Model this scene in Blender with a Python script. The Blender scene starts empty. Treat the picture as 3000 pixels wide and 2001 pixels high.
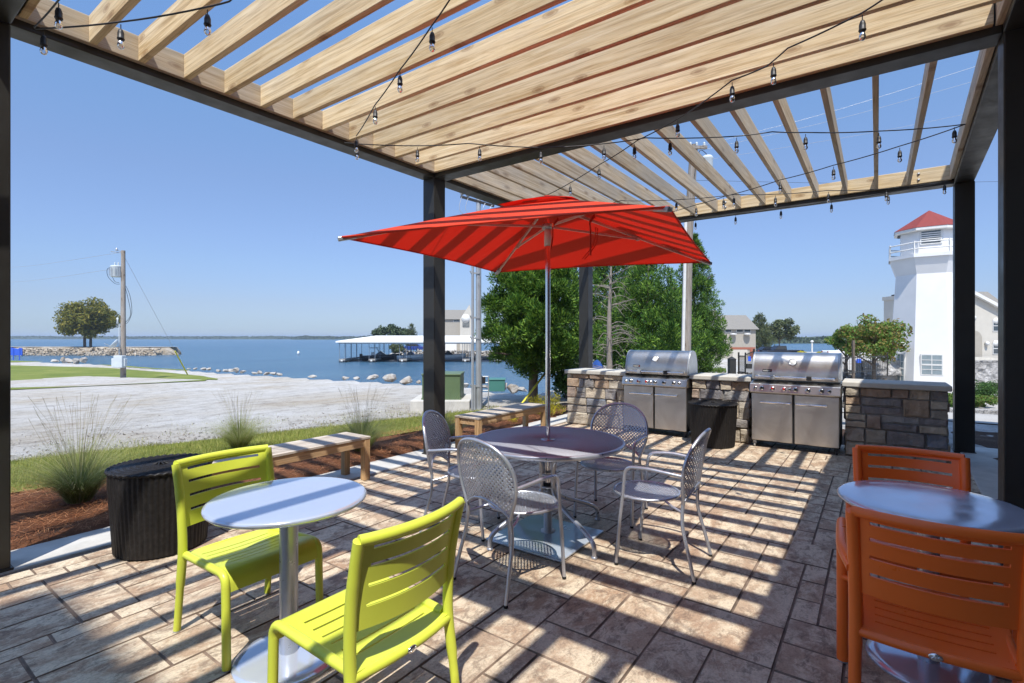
import bpy, bmesh, math, random
from math import sin, cos, pi, radians, sqrt, atan2, exp
from mathutils import Vector, Matrix, noise
random.seed(7)
S = bpy.context.scene
COL = S.collection
# ---------------------------------------------------------------- survey helpers (camera stands at 0,0,1.5)
F, Y0, EYE = 1484.65, 988.0, 1.5
CA, SA = cos(radians(35.7805)), sin(radians(35.7805))
def W(r, D, z=0.0): return Vector((D*CA + r*SA, D*SA - r*CA, z))
def at(x, y, z=0.0):
    D = (EYE-z)*F/(y-Y0); return W((x-1500)/F*D, D, z)
def T(u, v):
    return max(-1.65, -0.035*max(0, v-5.2) - 0.1*max(0, u-13))
def gnd(x, y):
    D = 1.5
    for i in range(400):
        p = W((x-1500)/F*D, D); z = EYE-(y-Y0)*D/F
        if z <= T(p.x, p.y): break
        D *= 1.02
    lo, hi = D/1.02, D
    for i in range(25):
        m = (lo+hi)/2; p = W((x-1500)/F*m, m)
        if EYE-(y-Y0)*m/F <= T(p.x, p.y): hi = m
        else: lo = m
    p = W((x-1500)/F*hi, hi); p.z = T(p.x, p.y); return p
def dpt(x, y, D): return W((x-1500)/F*D, D, EYE-(y-Y0)*D/F)
RX = Vector((SA, -CA, 0)); RD = Vector((CA, SA, 0))      # across / away
CROT = atan2(-CA, SA)                                      # z-rotation that sends local X across, local Y away
# ---------------------------------------------------------------- mesh collector
class MB:
    def __init__(s): s.v = []; s.f = []; s.sm = []; s.uv = None
    def add(s, vs, fs, smooth=False):
        o = len(s.v); s.v += [tuple(p) for p in vs]
        for f in fs: s.f.append(tuple(i+o for i in f)); s.sm.append(smooth)
    def box(s, a, b, M=None):
        x0,y0,z0 = a; x1,y1,z1 = b
        vs = [Vector(p) for p in ((x0,y0,z0),(x1,y0,z0),(x1,y1,z0),(x0,y1,z0),(x0,y0,z1),(x1,y0,z1),(x1,y1,z1),(x0,y1,z1))]
        if M is not None: vs = [M @ p for p in vs]
        s.add(vs, [(0,3,2,1),(4,5,6,7),(0,1,5,4),(1,2,6,5),(2,3,7,6),(3,0,4,7)])
    def beam(s, p, q, w, h, up=Vector((0,0,1))):
        p = Vector(p); q = Vector(q); d = (q-p); L = d.length; d.normalize()
        x = d.cross(up)
        if x.length < 1e-5: x = Vector((1,0,0))
        x.normalize(); u2 = x.cross(d)
        M = Matrix((( x.x, d.x, u2.x, p.x),(x.y, d.y, u2.y, p.y),(x.z, d.z, u2.z, p.z),(0,0,0,1)))
        s.box((-w/2,0,-h/2),(w/2,L,h/2),M)
    def tube(s, pts, r, n=10, cap=True, closed=False):
        pts = [Vector(p) for p in pts]; m = len(pts)
        rs = r if isinstance(r,(list,tuple)) else [r]*m
        vs = []; prev = None
        for i,p in enumerate(pts):
            if closed: t = pts[(i+1)%m]-pts[i-1]
            else: t = pts[min(i+1,m-1)]-pts[max(i-1,0)]
            t.normalize()
            if prev is None:
                a = Vector((0,0,1)) if abs(t.z) < .9 else Vector((1,0,0))
                x = t.cross(a).normalized()
            else:
                x = prev - t*prev.dot(t)
                x = x.normalized() if x.length > 1e-6 else t.orthogonal().normalized()
            prev = x; y = t.cross(x)
            for k in range(n):
                g = 2*pi*k/n; vs.append(p + (x*cos(g)+y*sin(g))*rs[i])
        fs = []
        for i in range(m if closed else m-1):
            j = (i+1)%m
            for k in range(n):
                l = (k+1)%n; fs.append((i*n+k, i*n+l, j*n+l, j*n+k))
        s.add(vs, fs, True)
        if cap and not closed:
            s.add(vs[:n], [tuple(range(n-1,-1,-1))]); s.add(vs[-n:], [tuple(range(n))])
    def lathe(s, prof, n=24, M=None, smooth=True, cap=True):
        vs = []
        for r,z in prof:
            for k in range(n):
                g = 2*pi*k/n; vs.append(Vector((r*cos(g), r*sin(g), z)))
        if M is not None: vs = [M @ p for p in vs]
        fs = []
        for i in range(len(prof)-1):
            for k in range(n):
                l = (k+1)%n; fs.append((i*n+k, i*n+l, (i+1)*n+l, (i+1)*n+k))
        s.add(vs, fs, smooth)
        if cap and prof[0][0] > 1e-4: s.add(vs[:n], [tuple(range(n-1,-1,-1))])
        if cap and prof[-1][0] > 1e-4: s.add(vs[-n:], [tuple(range(n))])
    def grid(s, fn, nu, nv, smooth=True, skip=None):
        vs = [fn(i/nu, j/nv) for j in range(nv+1) for i in range(nu+1)]
        fs = [(j*(nu+1)+i, j*(nu+1)+i+1, (j+1)*(nu+1)+i+1, (j+1)*(nu+1)+i) for j in range(nv) for i in range(nu) if not (skip and skip(i,j))]
        s.add(vs, fs, smooth)
    def prism(s, poly, z0, z1, M=None):
        n = len(poly)
        vs = [Vector((x,y,z0)) for x,y in poly]+[Vector((x,y,z1)) for x,y in poly]
        if M is not None: vs = [M @ p for p in vs]
        s.add(vs, [tuple(range(n-1,-1,-1)), tuple(range(n,2*n))]+[(i,(i+1)%n,n+(i+1)%n,n+i) for i in range(n)])
    def build(s, name, mat, parent=None, bevel=0, solid=0, clean=False):
        me = bpy.data.meshes.new(name); me.from_pydata(s.v, [], s.f)
        me.polygons.foreach_set('use_smooth', s.sm)
        me.update()
        if clean or bevel:
            b = bmesh.new(); b.from_mesh(me); bmesh.ops.remove_doubles(b, verts=b.verts, dist=1e-5)
            bmesh.ops.recalc_face_normals(b, faces=b.faces); b.to_mesh(me); b.free()
        me.materials.append(mat)
        o = bpy.data.objects.new(name, me); COL.objects.link(o)
        if parent: o.parent = parent
        if solid:
            m = o.modifiers.new('t','SOLIDIFY'); m.thickness = solid; m.offset = 0
            if solid > .004: m = o.modifiers.new('e','EDGE_SPLIT'); m.split_angle = radians(38)
        if bevel:
            m = o.modifiers.new('b','BEVEL'); m.width = bevel; m.segments = 2; m.limit_method = 'ANGLE'; m.angle_limit = radians(40)
        return o
def tag(o, label=None, cat=None, group=None, kind=None):
    if label: o['label'] = label
    if cat: o['category'] = cat
    if group: o['group'] = group
    if kind: o['kind'] = kind
    return o
def thing(name, loc, label, cat, rz=0, group=None):
    o = bpy.data.objects.new(name, None); COL.objects.link(o); o.empty_display_size = .1
    o.location = loc; o.rotation_euler = (0,0,rz); return tag(o, label, cat, group)
KIDS = {}
def kids(o): return [c for c in bpy.data.objects if c.parent == o]
def copy_tree(o, parent=None):
    c = o.copy(); COL.objects.link(c)
    if parent: c.parent = parent
    for ch in kids(o): copy_tree(ch, c)
    return c
def smoothpath(pts, n=6):
    pts = [Vector(p) for p in pts]; out = []
    for i in range(len(pts)-1):
        p0 = pts[max(i-1,0)]; p1 = pts[i]; p2 = pts[i+1]; p3 = pts[min(i+2,len(pts)-1)]
        for k in range(n):
            t = k/n
            out.append(.5*((2*p1)+(p2-p0)*t+(2*p0-5*p1+4*p2-p3)*t*t+(3*p1-p0-3*p2+p3)*t**3))
    out.append(pts[-1]); return out
def fillet(pts, r, n=5):
    pts = [Vector(p) for p in pts]; out = [pts[0]]
    for i in range(1,len(pts)-1):
        a = pts[i-1]-pts[i]; b = pts[i+1]-pts[i]; k = min(r, a.length*.49, b.length*.49)
        p = pts[i]+a.normalized()*k; q = pts[i]+b.normalized()*k
        for j in range(n+1):
            t = j/n; out.append((1-t)**2*p+2*t*(1-t)*pts[i]+t*t*q)
    out.append(pts[-1]); return out
# ---------------------------------------------------------------- materials
def mat(name, col=(.5,.5,.5), rough=.5, metal=0, spec=.5):
    m = bpy.data.materials.new(name); m.use_nodes = True; nt = m.node_tree; b = nt.nodes['Principled BSDF']
    b.inputs['Base Color'].default_value = (*col,1); b.inputs['Roughness'].default_value = rough
    b.inputs['Metallic'].default_value = metal; b.inputs['Specular IOR Level'].default_value = spec
    return m, nt, b
def N(nt, t, **k):
    n = nt.nodes.new(t)
    for a,v in k.items():
        if a.startswith('i_'): n.inputs[a[2:].replace('_',' ')].default_value = v
        else: setattr(n, a, v)
    return n
def L(nt, a, b): nt.links.new(a, b)
def coords(nt, kind='Object', scale=(1,1,1), rnd=False, loc=(0,0,0)):
    tc = N(nt,'ShaderNodeTexCoord'); mp = N(nt,'ShaderNodeMapping'); mp.inputs['Scale'].default_value = scale; mp.inputs['Location'].default_value = loc
    src = tc.outputs[kind]
    if kind == 'World': pass
    if rnd:
        oi = N(nt,'ShaderNodeObjectInfo'); ml = N(nt,'ShaderNodeVectorMath', operation='SCALE'); ml.inputs[0].default_value = (31,17,53)
        L(nt, oi.outputs['Random'], ml.inputs['Scale']); ad = N(nt,'ShaderNodeVectorMath', operation='ADD')
        L(nt, src, ad.inputs[0]); L(nt, ml.outputs[0], ad.inputs[1]); src = ad.outputs[0]
    L(nt, src, mp.inputs['Vector']); return mp.outputs[0]
def nz(nt, vec, scale=5, detail=6, rough=.6, dist=0):
    n = N(nt,'ShaderNodeTexNoise'); n.inputs['Scale'].default_value = scale; n.inputs['Detail'].default_value = detail
    n.inputs['Roughness'].default_value = rough; n.inputs['Distortion'].default_value = dist
    if vec is not None: L(nt, vec, n.inputs['Vector'])
    return n.outputs['Fac']
def ramp(nt, fac, stops):
    r = N(nt,'ShaderNodeValToRGB'); e = r.color_ramp.elements
    while len(e) < len(stops): e.new(.5)
    for i,(p,c) in enumerate(stops): e[i].position = p; e[i].color = (*c,1) if len(c) == 3 else c
    L(nt, fac, r.inputs['Fac']); return r.outputs['Color']
def mix(nt, fac, a, b, mode='MIX'):
    m = N(nt,'ShaderNodeMix', data_type='RGBA', blend_type=mode)
    if isinstance(fac,(int,float)): m.inputs[0].default_value = fac
    else: L(nt, fac, m.inputs[0])
    for i,c in ((6,a),(7,b)):
        if isinstance(c,(tuple,list)): m.inputs[i].default_value = (*c[:3],1)
        else: L(nt, c, m.inputs[i])
    return m.outputs[2]
def bump(nt, b, h, strength=.3, dist=.01):
    n = N(nt,'ShaderNodeBump'); n.inputs['Strength'].default_value = strength; n.inputs['Distance'].default_value = dist
    L(nt, h, n.inputs['Height']); L(nt, n.outputs[0], b.inputs['Normal']); return n
def mth(nt, op, a, b=None):
    m = N(nt,'ShaderNodeMath', operation=op)
    for i,x in enumerate((a,b)):
        if x is None: continue
        if isinstance(x,(int,float)): m.inputs[i].default_value = x
        else: L(nt, x, m.inputs[i])
    return m.outputs[0]
def island(nt): return N(nt,'ShaderNodeNewGeometry').outputs['Random Per Island']

def simple(name, col, rough=.5, metal=0, var=.08, scale=6, bmp=0, bsc=80, spec=.5):
    m, nt, b = mat(name, col, rough, metal, spec); v = coords(nt)
    c = ramp(nt, nz(nt, v, scale, 5), [(.3,[x*(1-var) for x in col]),(.7,[min(1,x*(1+var)) for x in col])])
    L(nt, c, b.inputs['Base Color'])
    r = ramp(nt, nz(nt, v, scale*2.3, 4), [(.3,(max(0,rough-.08),)*3),(.7,(min(1,rough+.08),)*3)])
    L(nt, r, b.inputs['Roughness'])
    if bmp: bump(nt, b, nz(nt, v, bsc, 4), bmp, .004)
    return m
def wood(name, light, mid, dark, long_axis, grey=.35, grc=(.42,.38,.33)):
    m, nt, b = mat(name, mid, .72, 0, .25)
    sc = [9,9,9]; sc[long_axis] = .7
    v = coords(nt, 'Object', tuple(sc), True)
    g = nz(nt, v, 2.2, 8, .62, .6)
    w = N(nt,'ShaderNodeTexWave', wave_type='BANDS', bands_direction='Z' if long_axis != 2 else 'X'); w.inputs['Scale'].default_value = .55; w.inputs['Distortion'].default_value = 9; w.inputs['Detail'].default_value = 4; w.inputs['Detail Scale'].default_value = .8
    L(nt, v, w.inputs['Vector'])
    c = ramp(nt, g, [(.28,dark),(.48,mid),(.66,light)])
    c = mix(nt, mth(nt,'MULTIPLY', w.outputs['Fac'], .34), c, dark)
    sp = N(nt,'ShaderNodeSeparateXYZ'); L(nt, coords(nt,'Object',(1,1,1),True), sp.inputs[0]); cb = N(nt,'ShaderNodeCombineXYZ')
    L(nt, mth(nt,'MULTIPLY', sp.outputs[long_axis], 1.35), cb.inputs[0]); L(nt, mth(nt,'MULTIPLY', sp.outputs[0 if long_axis == 2 else 2], 3.6), cb.inputs[1])
    vo = N(nt,'ShaderNodeTexVoronoi', feature='F1', voronoi_dimensions='2D'); vo.inputs['Scale'].default_value = 1.0; L(nt, cb.outputs[0], vo.inputs['Vector'])
    kn = ramp(nt, vo.outputs['Distance'], [(.03,(1,1,1)),(.06,(.5,.5,.5)),(.075,(.75,.75,.75)),(.10,(.12,.12,.12)),(.2,(0,0,0))])
    c = mix(nt, mth(nt,'MULTIPLY', kn, .75), c, (dark[0]*.55,dark[1]*.45,dark[2]*.42))
    sf = [60,60,60]; sf[long_axis] = 1.6
    c = mix(nt, .55, c, ramp(nt, nz(nt, coords(nt,'Object',tuple(sf),True), 1.2, 4, .6, .8), [(.36,(.50,.44,.38)),(.52,(1,1,1))]), 'MULTIPLY')
    sw = [2,2,2]; sw[long_axis] = .8
    st = ramp(nt, nz(nt, coords(nt,'Object',tuple(sw),True), 1.6, 5), [(.42,(0,0,0)),(.7,(1,1,1))])
    c = mix(nt, mth(nt,'MULTIPLY', st, grey), c, grc)
    oi = N(nt,'ShaderNodeObjectInfo'); hs = N(nt,'ShaderNodeHueSaturation')
    L(nt, mth(nt,'ADD', mth(nt,'MULTIPLY', oi.outputs['Random'], .26), .87), hs.inputs['Value']); L(nt, c, hs.inputs['Color'])
    L(nt, hs.outputs[0], b.inputs['Base Color'])
    bump(nt, b, g, .35, .004); return m
M = {}
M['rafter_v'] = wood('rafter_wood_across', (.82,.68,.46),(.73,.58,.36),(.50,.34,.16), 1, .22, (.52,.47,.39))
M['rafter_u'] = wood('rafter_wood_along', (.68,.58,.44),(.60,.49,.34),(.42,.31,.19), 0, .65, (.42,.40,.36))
M['ledger_v'] = M['rafter_v']
M['bench'] = wood('bench_wood', (.62,.43,.24),(.55,.36,.18),(.36,.2,.09), 0, .15)
M['bench_leg'] = wood('bench_leg_wood', (.62,.43,.24),(.55,.36,.18),(.36,.2,.09), 2, .1)
M['bench_top'] = wood('bench_slat_wood', (.56,.50,.43),(.48,.42,.35),(.33,.27,.21), 0, .5)
M['pole_wood'] = wood('weathered_pole_wood', (.38,.33,.28),(.29,.25,.21),(.17,.14,.11), 2, .5, (.33,.31,.29))
M['steel'] = simple('black_painted_steel', (.024,.0225,.019), .45, 0, .15, 3, .04, 120)
M['lime'] = simple('lime_powder_coat', (.60,.66,.07), .36, 0, .045, 3)
M['orange'] = simple('orange_powder_coat', (.92,.165,.02), .34, 0, .05, 3)
M['silver'] = simple('silver_powder_coat', (.50,.53,.60), .33, .7, .03, 8)
M['silver_top'] = simple('silver_tabletop_paint', (.60,.66,.78), .13, .5, .02, 3)
M['plate'] = simple('glossy_silver_plate', (.60,.66,.73), .2, .45, .03, 3)
M['chrome'] = simple('polished_steel', (.75,.75,.76), .12, 1, .03, 5)
M['rubber'] = simple('black_rubber', (.015,.015,.016), .7)
M['plastic'] = simple('black_plastic', (.02,.02,.022), .45)
M['rib'] = simple('pale_rib_metal',(.62,.58,.52),.45,.2,.04)
M['white_plastic'] = simple('pale_hub_plastic', (.72,.66,.62), .45)
M['concrete'] = simple('pale_concrete', (.48,.465,.43), .85, 0, .14, 5, .25, 60)
M['cap'] = simple('cast_stone_cap', (.50,.475,.42), .8, 0, .1, 6, .2, 70)
M['white'] = simple('white_wall_paint', (.70,.70,.70), .75, 0, .05, .8, .08, 12)
M['white_metal'] = simple('white_metal_roof', (.80,.79,.74), .45, 0, .03, 1)
M['galv'] = simple('galvanised_steel', (.46,.48,.50), .42, .6, .12, 5)
M['grey_box'] = simple('grey_painted_box', (.50,.55,.57), .5, 0, .06, 4)
M['green_box'] = simple('green_painted_box', (.10,.15,.075), .5, 0, .08, 3)
M['teal_box'] = simple('teal_painted_box', (.05,.17,.14), .5, 0, .08, 3)
M['blue'] = simple('blue_paint', (.03,.10,.55), .45)
M['tarp'] = simple('blue_tarp', (.015,.06,.25), .5, 0, .2, 6, .4, 9)
M['yellow'] = simple('yellow_guard_plastic', (.62,.56,.05), .5)
M['red_roof'] = simple('red_roof_shingle', (.20,.030,.022), .8, 0, .15, 9, .3, 40)
M['grey_roof'] = simple('grey_roof_shingle', (.20,.185,.16), .85, 0, .15, 7, .3, 40)
M['stucco'] = simple('cream_stucco', (.50,.47,.41), .85, 0, .05, 2, .15, 50)
M['siding'] = simple('taupe_siding', (.34,.31,.26), .8, 0, .06, 3)
M['brick'] = simple('red_brick', (.30,.10,.06), .85, 0, .2, 12)
M['trim'] = simple('white_trim', (.64,.635,.61), .6)
M['glass'] = simple('dark_window_glass', (.05,.065,.075), .06, 0, .1, 2, 0, 0, .8)
M['shade'] = simple('window_blind', (.23,.28,.30), .25, 0, .1, 3)
M['car_black'] = simple('black_car_paint', (.012,.013,.02), .2, 0, .05)
M['car_white'] = simple('white_car_paint', (.80,.80,.80), .25, 0, .03)
M['car_blue'] = simple('blue_car_paint', (.02,.045,.20), .22, 0, .05)
M['boat_white'] = simple('white_boat_hull', (.70,.71,.72), .3)
M['boat_dark'] = simple('dark_boat_hull', (.03,.033,.04), .25)
M['dock_post'] = simple('painted_dock_post',(.22,.26,.31),.5,.2,.08)
M['dock'] = simple('weathered_dock_boards', (.30,.28,.25), .85, 0, .15, 6)
M['sign_white'] = simple('white_sign_board', (.75,.74,.70), .6)
M['red_lens'] = simple('red_tail_lamp', (.4,.02,.015), .25)
M['bark'] = simple('grey_brown_bark', (.13,.10,.075), .95, 0, .3, 9, .8, 14)
M['dead_bark'] = simple('dead_grey_bark', (.22,.19,.16), .95, 0, .2, 9, .6, 14)
def knobdark():
    m,nt,b = mat('knob_black',(.02,.02,.02),.35); return m
M['knob_black'] = knobdark()
def brushed():
    m,nt,b = mat('brushed_stainless',(.62,.60,.57),.28,1)
    v = coords(nt,'Object',(3,1,90)); g = nz(nt, v, 3, 5)
    L(nt, ramp(nt, g,[(.3,(.30,)*3),(.7,(.36,)*3)]), b.inputs['Roughness'])
    c = ramp(nt, nz(nt, coords(nt,'Object',(1,1,1)), 2.2, 4, .6, 1.2),[(.3,(.50,.47,.43)),(.7,(.66,.64,.61))])
    L(nt, c, b.inputs['Base Color']); n = bump(nt, b, nz(nt, coords(nt,'Object',(1,1,1)), 3.5, 2), .06, .02); return m
M['stainless'] = brushed()
def canopy():
    m,nt,b = mat('red_canvas',(.82,.07,.03),.75,0,.3); v = coords(nt)
    bump(nt,b,nz(nt,v,4,4),.25,.02)
    tr = N(nt,'ShaderNodeBsdfTranslucent'); tr.inputs[0].default_value = (.62,.012,.006,1)
    ms = N(nt,'ShaderNodeMixShader'); ms.inputs[0].default_value = .34
    L(nt,b.outputs[0],ms.inputs[1]); L(nt,tr.outputs[0],ms.inputs[2]); L(nt,ms.outputs[0],nt.nodes['Material Output'].inputs[0]); return m
M['canvas'] = canopy()
def leaf(name, cols, trans=.35, rough=.6):
    m,nt,b = mat(name,cols[0],rough,0,.25); r = island(nt)
    n = nz(nt, coords(nt,'Object'), 1.3, 3)
    c = ramp(nt, r, [(i/(len(cols)-1),c) for i,c in enumerate(cols)])
    hs = N(nt,'ShaderNodeHueSaturation'); L(nt,c,hs.inputs['Color']); L(nt, mth(nt,'ADD',mth(nt,'MULTIPLY',n,1.5),.25), hs.inputs['Value'])
    L(nt,hs.outputs[0],b.inputs['Base Color'])
    tr = N(nt,'ShaderNodeBsdfTranslucent'); L(nt,hs.outputs[0],tr.inputs[0])
    ms = N(nt,'ShaderNodeMixShader'); ms.inputs[0].default_value = trans
    L(nt,b.outputs[0],ms.inputs[1]); L(nt,tr.outputs[0],ms.inputs[2]); L(nt,ms.outputs[0],nt.nodes['Material Output'].inputs[0]); return m
M['juniper'] = leaf('juniper_needles',[(.016,.05,.009),(.042,.115,.016),(.10,.205,.026),(.21,.325,.042)],.22)
M['pine'] = leaf('pine_needles',[(.035,.085,.02),(.06,.13,.03),(.10,.19,.04)])
M['darkleaf'] = leaf('dull_green_leaves',[(.06,.085,.035),(.10,.13,.05),(.16,.17,.075)])
M['broad'] = leaf('bright_green_leaves',[(.06,.13,.02),(.11,.21,.03),(.17,.27,.05),(.20,.17,.05)])
M['autumn'] = leaf('olive_gold_leaves',[(.08,.10,.015),(.14,.15,.02),(.21,.19,.025),(.28,.23,.03)])
M['turning'] = leaf('turning_leaves',[(.06,.13,.02),(.10,.20,.03),(.16,.25,.04),(.24,.21,.05),(.24,.14,.05)])
M['golden'] = leaf('golden_shrub_leaves',[(.50,.44,.03),(.66,.55,.04),(.40,.40,.04)])
M['blade'] = leaf('fine_grass_blades',[(.16,.23,.05),(.28,.34,.09),(.42,.43,.17),(.55,.52,.30)],.5)
M['stalk'] = leaf('dry_grass_stalks',[(.30,.25,.14),(.45,.40,.24),(.36,.36,.16)],.3)
M['lawn_blade'] = leaf('lawn_grass_blades',[(.16,.20,.035),(.25,.28,.055),(.36,.36,.10),(.44,.39,.15)],.3)
M['straw'] = leaf('pine_straw',[(.16,.055,.022),(.28,.10,.04),(.40,.17,.075),(.50,.27,.14)],.1,.8)
M['far_leaf'] = leaf('far_tree_leaves',[(.035,.06,.03),(.06,.09,.04),(.08,.11,.045)],.2)
def ground(name, cols, sc, bs, bd=.02, rough=.95, fine=90):
    m,nt,b = mat(name,cols[1],rough,0,.2); v = coords(nt,'Object')
    big = nz(nt,v,sc,6,.6,.4); fin = nz(nt,v,fine,4,.7)
    c = ramp(nt,big,[(.3,cols[0]),(.55,cols[1]),(.72,cols[2])])
    c = mix(nt,.55,c,ramp(nt,fin,[(.3,(.35,)*3),(.55,(.95,)*3),(.75,(1,)*3)]),'MULTIPLY')
    L(nt,c,b.inputs['Base Color']); bump(nt,b,mth(nt,'ADD',fin,mth(nt,'MULTIPLY',nz(nt,v,sc*6,5),1.2)),bs,bd); return m
def gravel():
    m,nt,b = mat('pale_gravel',(.45,.44,.42),.95,0,.2); v = coords(nt,'Object'); rt = N(nt,'ShaderNodeMapping'); rt.inputs['Rotation'].default_value = (0,0,radians(8)); rt.inputs['Scale'].default_value = (.09,1.1,1); L(nt,v,rt.inputs['Vector'])
    big = nz(nt,v,.28,6,.6,.4); tr = nz(nt,rt.outputs[0],1.6,5,.6); fin = nz(nt,v,26,5,.75); md = nz(nt,v,2.6,7,.7)
    c = ramp(nt,big,[(.32,(.46,.405,.325)),(.50,(.535,.51,.465)),(.70,(.60,.59,.57))])
    c = mix(nt,ramp(nt,tr,[(.50,(0,0,0)),(.66,(.45,)*3)]),c,(.40,.375,.34))
    c = mix(nt,.8,c,ramp(nt,md,[(.34,(.55,.52,.48)),(.5,(.95,)*3),(.7,(1.0,)*3)]),'MULTIPLY')
    c = mix(nt,.75,c,ramp(nt,fin,[(.36,(.55,)*3),(.5,(.95,)*3),(.66,(1,)*3)]),'MULTIPLY')
    L(nt,c,b.inputs['Base Color']); bump(nt,b,mth(nt,'ADD',fin,mth(nt,'MULTIPLY',md,1.5)),1,.05); return m
M['gravel'] = gravel()
M['gravel_old'] = ground('pale_gravel',[(.36,.31,.24),(.46,.445,.42),(.54,.535,.53)],.30,1,.04,.95,24)
M['lawn'] = ground('lawn_turf',[(.12,.16,.03),(.18,.21,.045),(.26,.265,.08)],.35,.6,.03,.95,30)
M['mulch'] = ground('red_brown_mulch',[(.12,.045,.02),(.20,.085,.04),(.30,.14,.075)],1.2,.9,.03,.95,60)
M['dark_mulch'] = ground('dark_mulch',[(.06,.035,.025),(.10,.06,.04),(.14,.09,.06)],1.2,.9,.03,.95,60)
M['drive'] = ground('pale_drive_concrete',[(.36,.345,.32),(.40,.385,.36),(.44,.43,.41)],.5,.2,.01,.9,50)
M['bank'] = ground('rubble_bank',[(.32,.25,.165),(.46,.40,.315),(.54,.50,.43)],.8,1,.25,.95,2.6)
M['far_hill'] = simple('far_wooded_hill',(.045,.065,.035),.95,0,.3,.01)
M['hotel'] = simple('dark_brown_hotel_wall',(.13,.10,.08),.9,0,.1,2)
M['riprap'] = ground('tan_riprap',[(.33,.26,.18),(.47,.41,.33),(.56,.52,.46)],.5,.6,.1,.95,5)
M['wallrock'] = ground('grey_rubble_wall',[(.26,.25,.24),(.38,.37,.36),(.5,.49,.48)],.9,1,.12,.95,3.5)
def rock():
    m,nt,b = mat('pale_boulder',(.6,.57,.52),.9,0,.2); v = coords(nt,'Object',(1,1,1),True)
    c = ramp(nt,nz(nt,v,2.2,7),[(.3,(.22,.17,.12)),(.5,(.36,.335,.30)),(.7,(.46,.445,.41))]); L(nt,c,b.inputs['Base Color'])
    bump(nt,b,nz(nt,v,5,8,.7),.7,.12); return m
M['rock'] = rock()
def stamped():
    m,nt,b = mat('stamped_concrete',(.4,.3,.22),.68,0,.35); v = coords(nt,'Object'); r = island(nt)
    base = ramp(nt,r,[(0,(.37,.235,.15)),(.3,(.46,.31,.20)),(.6,(.38,.265,.18)),(.8,(.52,.375,.25)),(1,(.42,.295,.20))])
    off = N(nt,'ShaderNodeVectorMath',operation='SCALE'); off.inputs[0].default_value = (9,7,3); L(nt,r,off.inputs['Scale'])
    ad = N(nt,'ShaderNodeVectorMath',operation='ADD'); L(nt,v,ad.inputs[0]); L(nt,off.outputs[0],ad.inputs[1])
    st = N(nt,'ShaderNodeMapping'); st.inputs['Scale'].default_value = (1,1.5,1); L(nt,ad.outputs[0],st.inputs['Vector'])
    n1 = nz(nt,st.outputs[0],4.0,10,.74,.35); n2 = nz(nt,st.outputs[0],9,10,.78,.5); n3 = nz(nt,v,80,4,.7); n4 = nz(nt,v,1.1,5,.6)
    c = mix(nt,ramp(nt,n1,[(.44,(0,0,0)),(.56,(.9,)*3)]),base,(.76,.645,.475))
    c = mix(nt,ramp(nt,n2,[(.51,(0,0,0)),(.57,(.55,)*3),(.66,(.85,)*3)]),c,(.155,.10,.07))
    c = mix(nt,ramp(nt,n4,[(.38,(0,0,0)),(.7,(.4,)*3)]),c,(.52,.42,.32))
    c = mix(nt,.4,c,ramp(nt,n3,[(.35,(.4,)*3),(.6,(1,)*3)]),'MULTIPLY')
    L(nt,c,b.inputs['Base Color']); L(nt,ramp(nt,n2,[(.3,(.5,)*3),(.7,(.8,)*3)]),b.inputs['Roughness'])
    bump(nt,b,mth(nt,'ADD',mth(nt,'MULTIPLY',n1,1.2),mth(nt,'ADD',n2,mth(nt,'MULTIPLY',n3,.3))),.75,.014); return m
M['stamped'] = stamped()
M['joint'] = simple('dark_joint',(.20,.145,.108),.9,0,.5,7)
def stones():
    m,nt,b = mat('rough_stone_blocks',(.4,.36,.3),.85,0,.25); r = island(nt); v = coords(nt,'Object')
    base = ramp(nt,r,[(0,(.38,.33,.26)),(.18,(.50,.44,.34)),(.36,(.20,.225,.27)),(.5,(.36,.24,.155)),(.64,(.52,.44,.33)),(.8,(.21,.20,.205)),(1,(.44,.39,.31))])
    n = nz(nt,v,9,8,.7,.6); c = mix(nt,ramp(nt,n,[(.4,(0,0,0)),(.7,(.5,)*3)]),base,(.19,.16,.14))
    c = mix(nt,ramp(nt,nz(nt,v,5,6),[(.5,(0,0,0)),(.75,(.5,)*3)]),c,(.58,.50,.40))
    L(nt,c,b.inputs['Base Color']); bump(nt,b,mth(nt,'ADD',n,nz(nt,v,30,6)),.7,.02); return m
M['stones'] = stones()
M['mortar'] = simple('grey_mortar',(.30,.285,.26),.95,0,.15,20,.4,90)
def wicker():
    m,nt,b = mat('dark_wicker',(.01,.009,.0085),.45,0,.25); v = coords(nt,'Object')
    L(nt,ramp(nt,nz(nt,v,40,4),[(.3,(.010,.0095,.0095)),(.6,(.020,.018,.0175)),(.85,(.04,.036,.033))]),b.inputs['Base Color'])
    return m
M['wicker'] = wicker()
def meshtop():
    m,nt,b = mat('fine_perforated_metal',(.38,.40,.45),.6,.3)
    v = coords(nt,'Object',(1,1,1)); rot = N(nt,'ShaderNodeMapping'); rot.inputs['Rotation'].default_value = (0,0,radians(45)); rot.inputs['Scale'].default_value = (130,130,130); L(nt,v,rot.inputs['Vector'])
    fr = N(nt,'ShaderNodeVectorMath',operation='FRACTION'); L(nt,rot.outputs[0],fr.inputs[0]); sb = N(nt,'ShaderNodeVectorMath',operation='SUBTRACT'); sb.inputs[1].default_value = (.5,.5,.5); L(nt,fr.outputs[0],sb.inputs[0])
    sx = N(nt,'ShaderNodeSeparateXYZ'); L(nt,sb.outputs[0],sx.inputs[0])
    d = mth(nt,'SQRT',mth(nt,'ADD',mth(nt,'MULTIPLY',sx.outputs[0],sx.outputs[0]),mth(nt,'MULTIPLY',sx.outputs[1],sx.outputs[1])))
    L(nt,ramp(nt,d,[(.24,(.05,.045,.055)),(.32,(.40,.42,.48))]),b.inputs['Base Color']); return m
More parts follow.
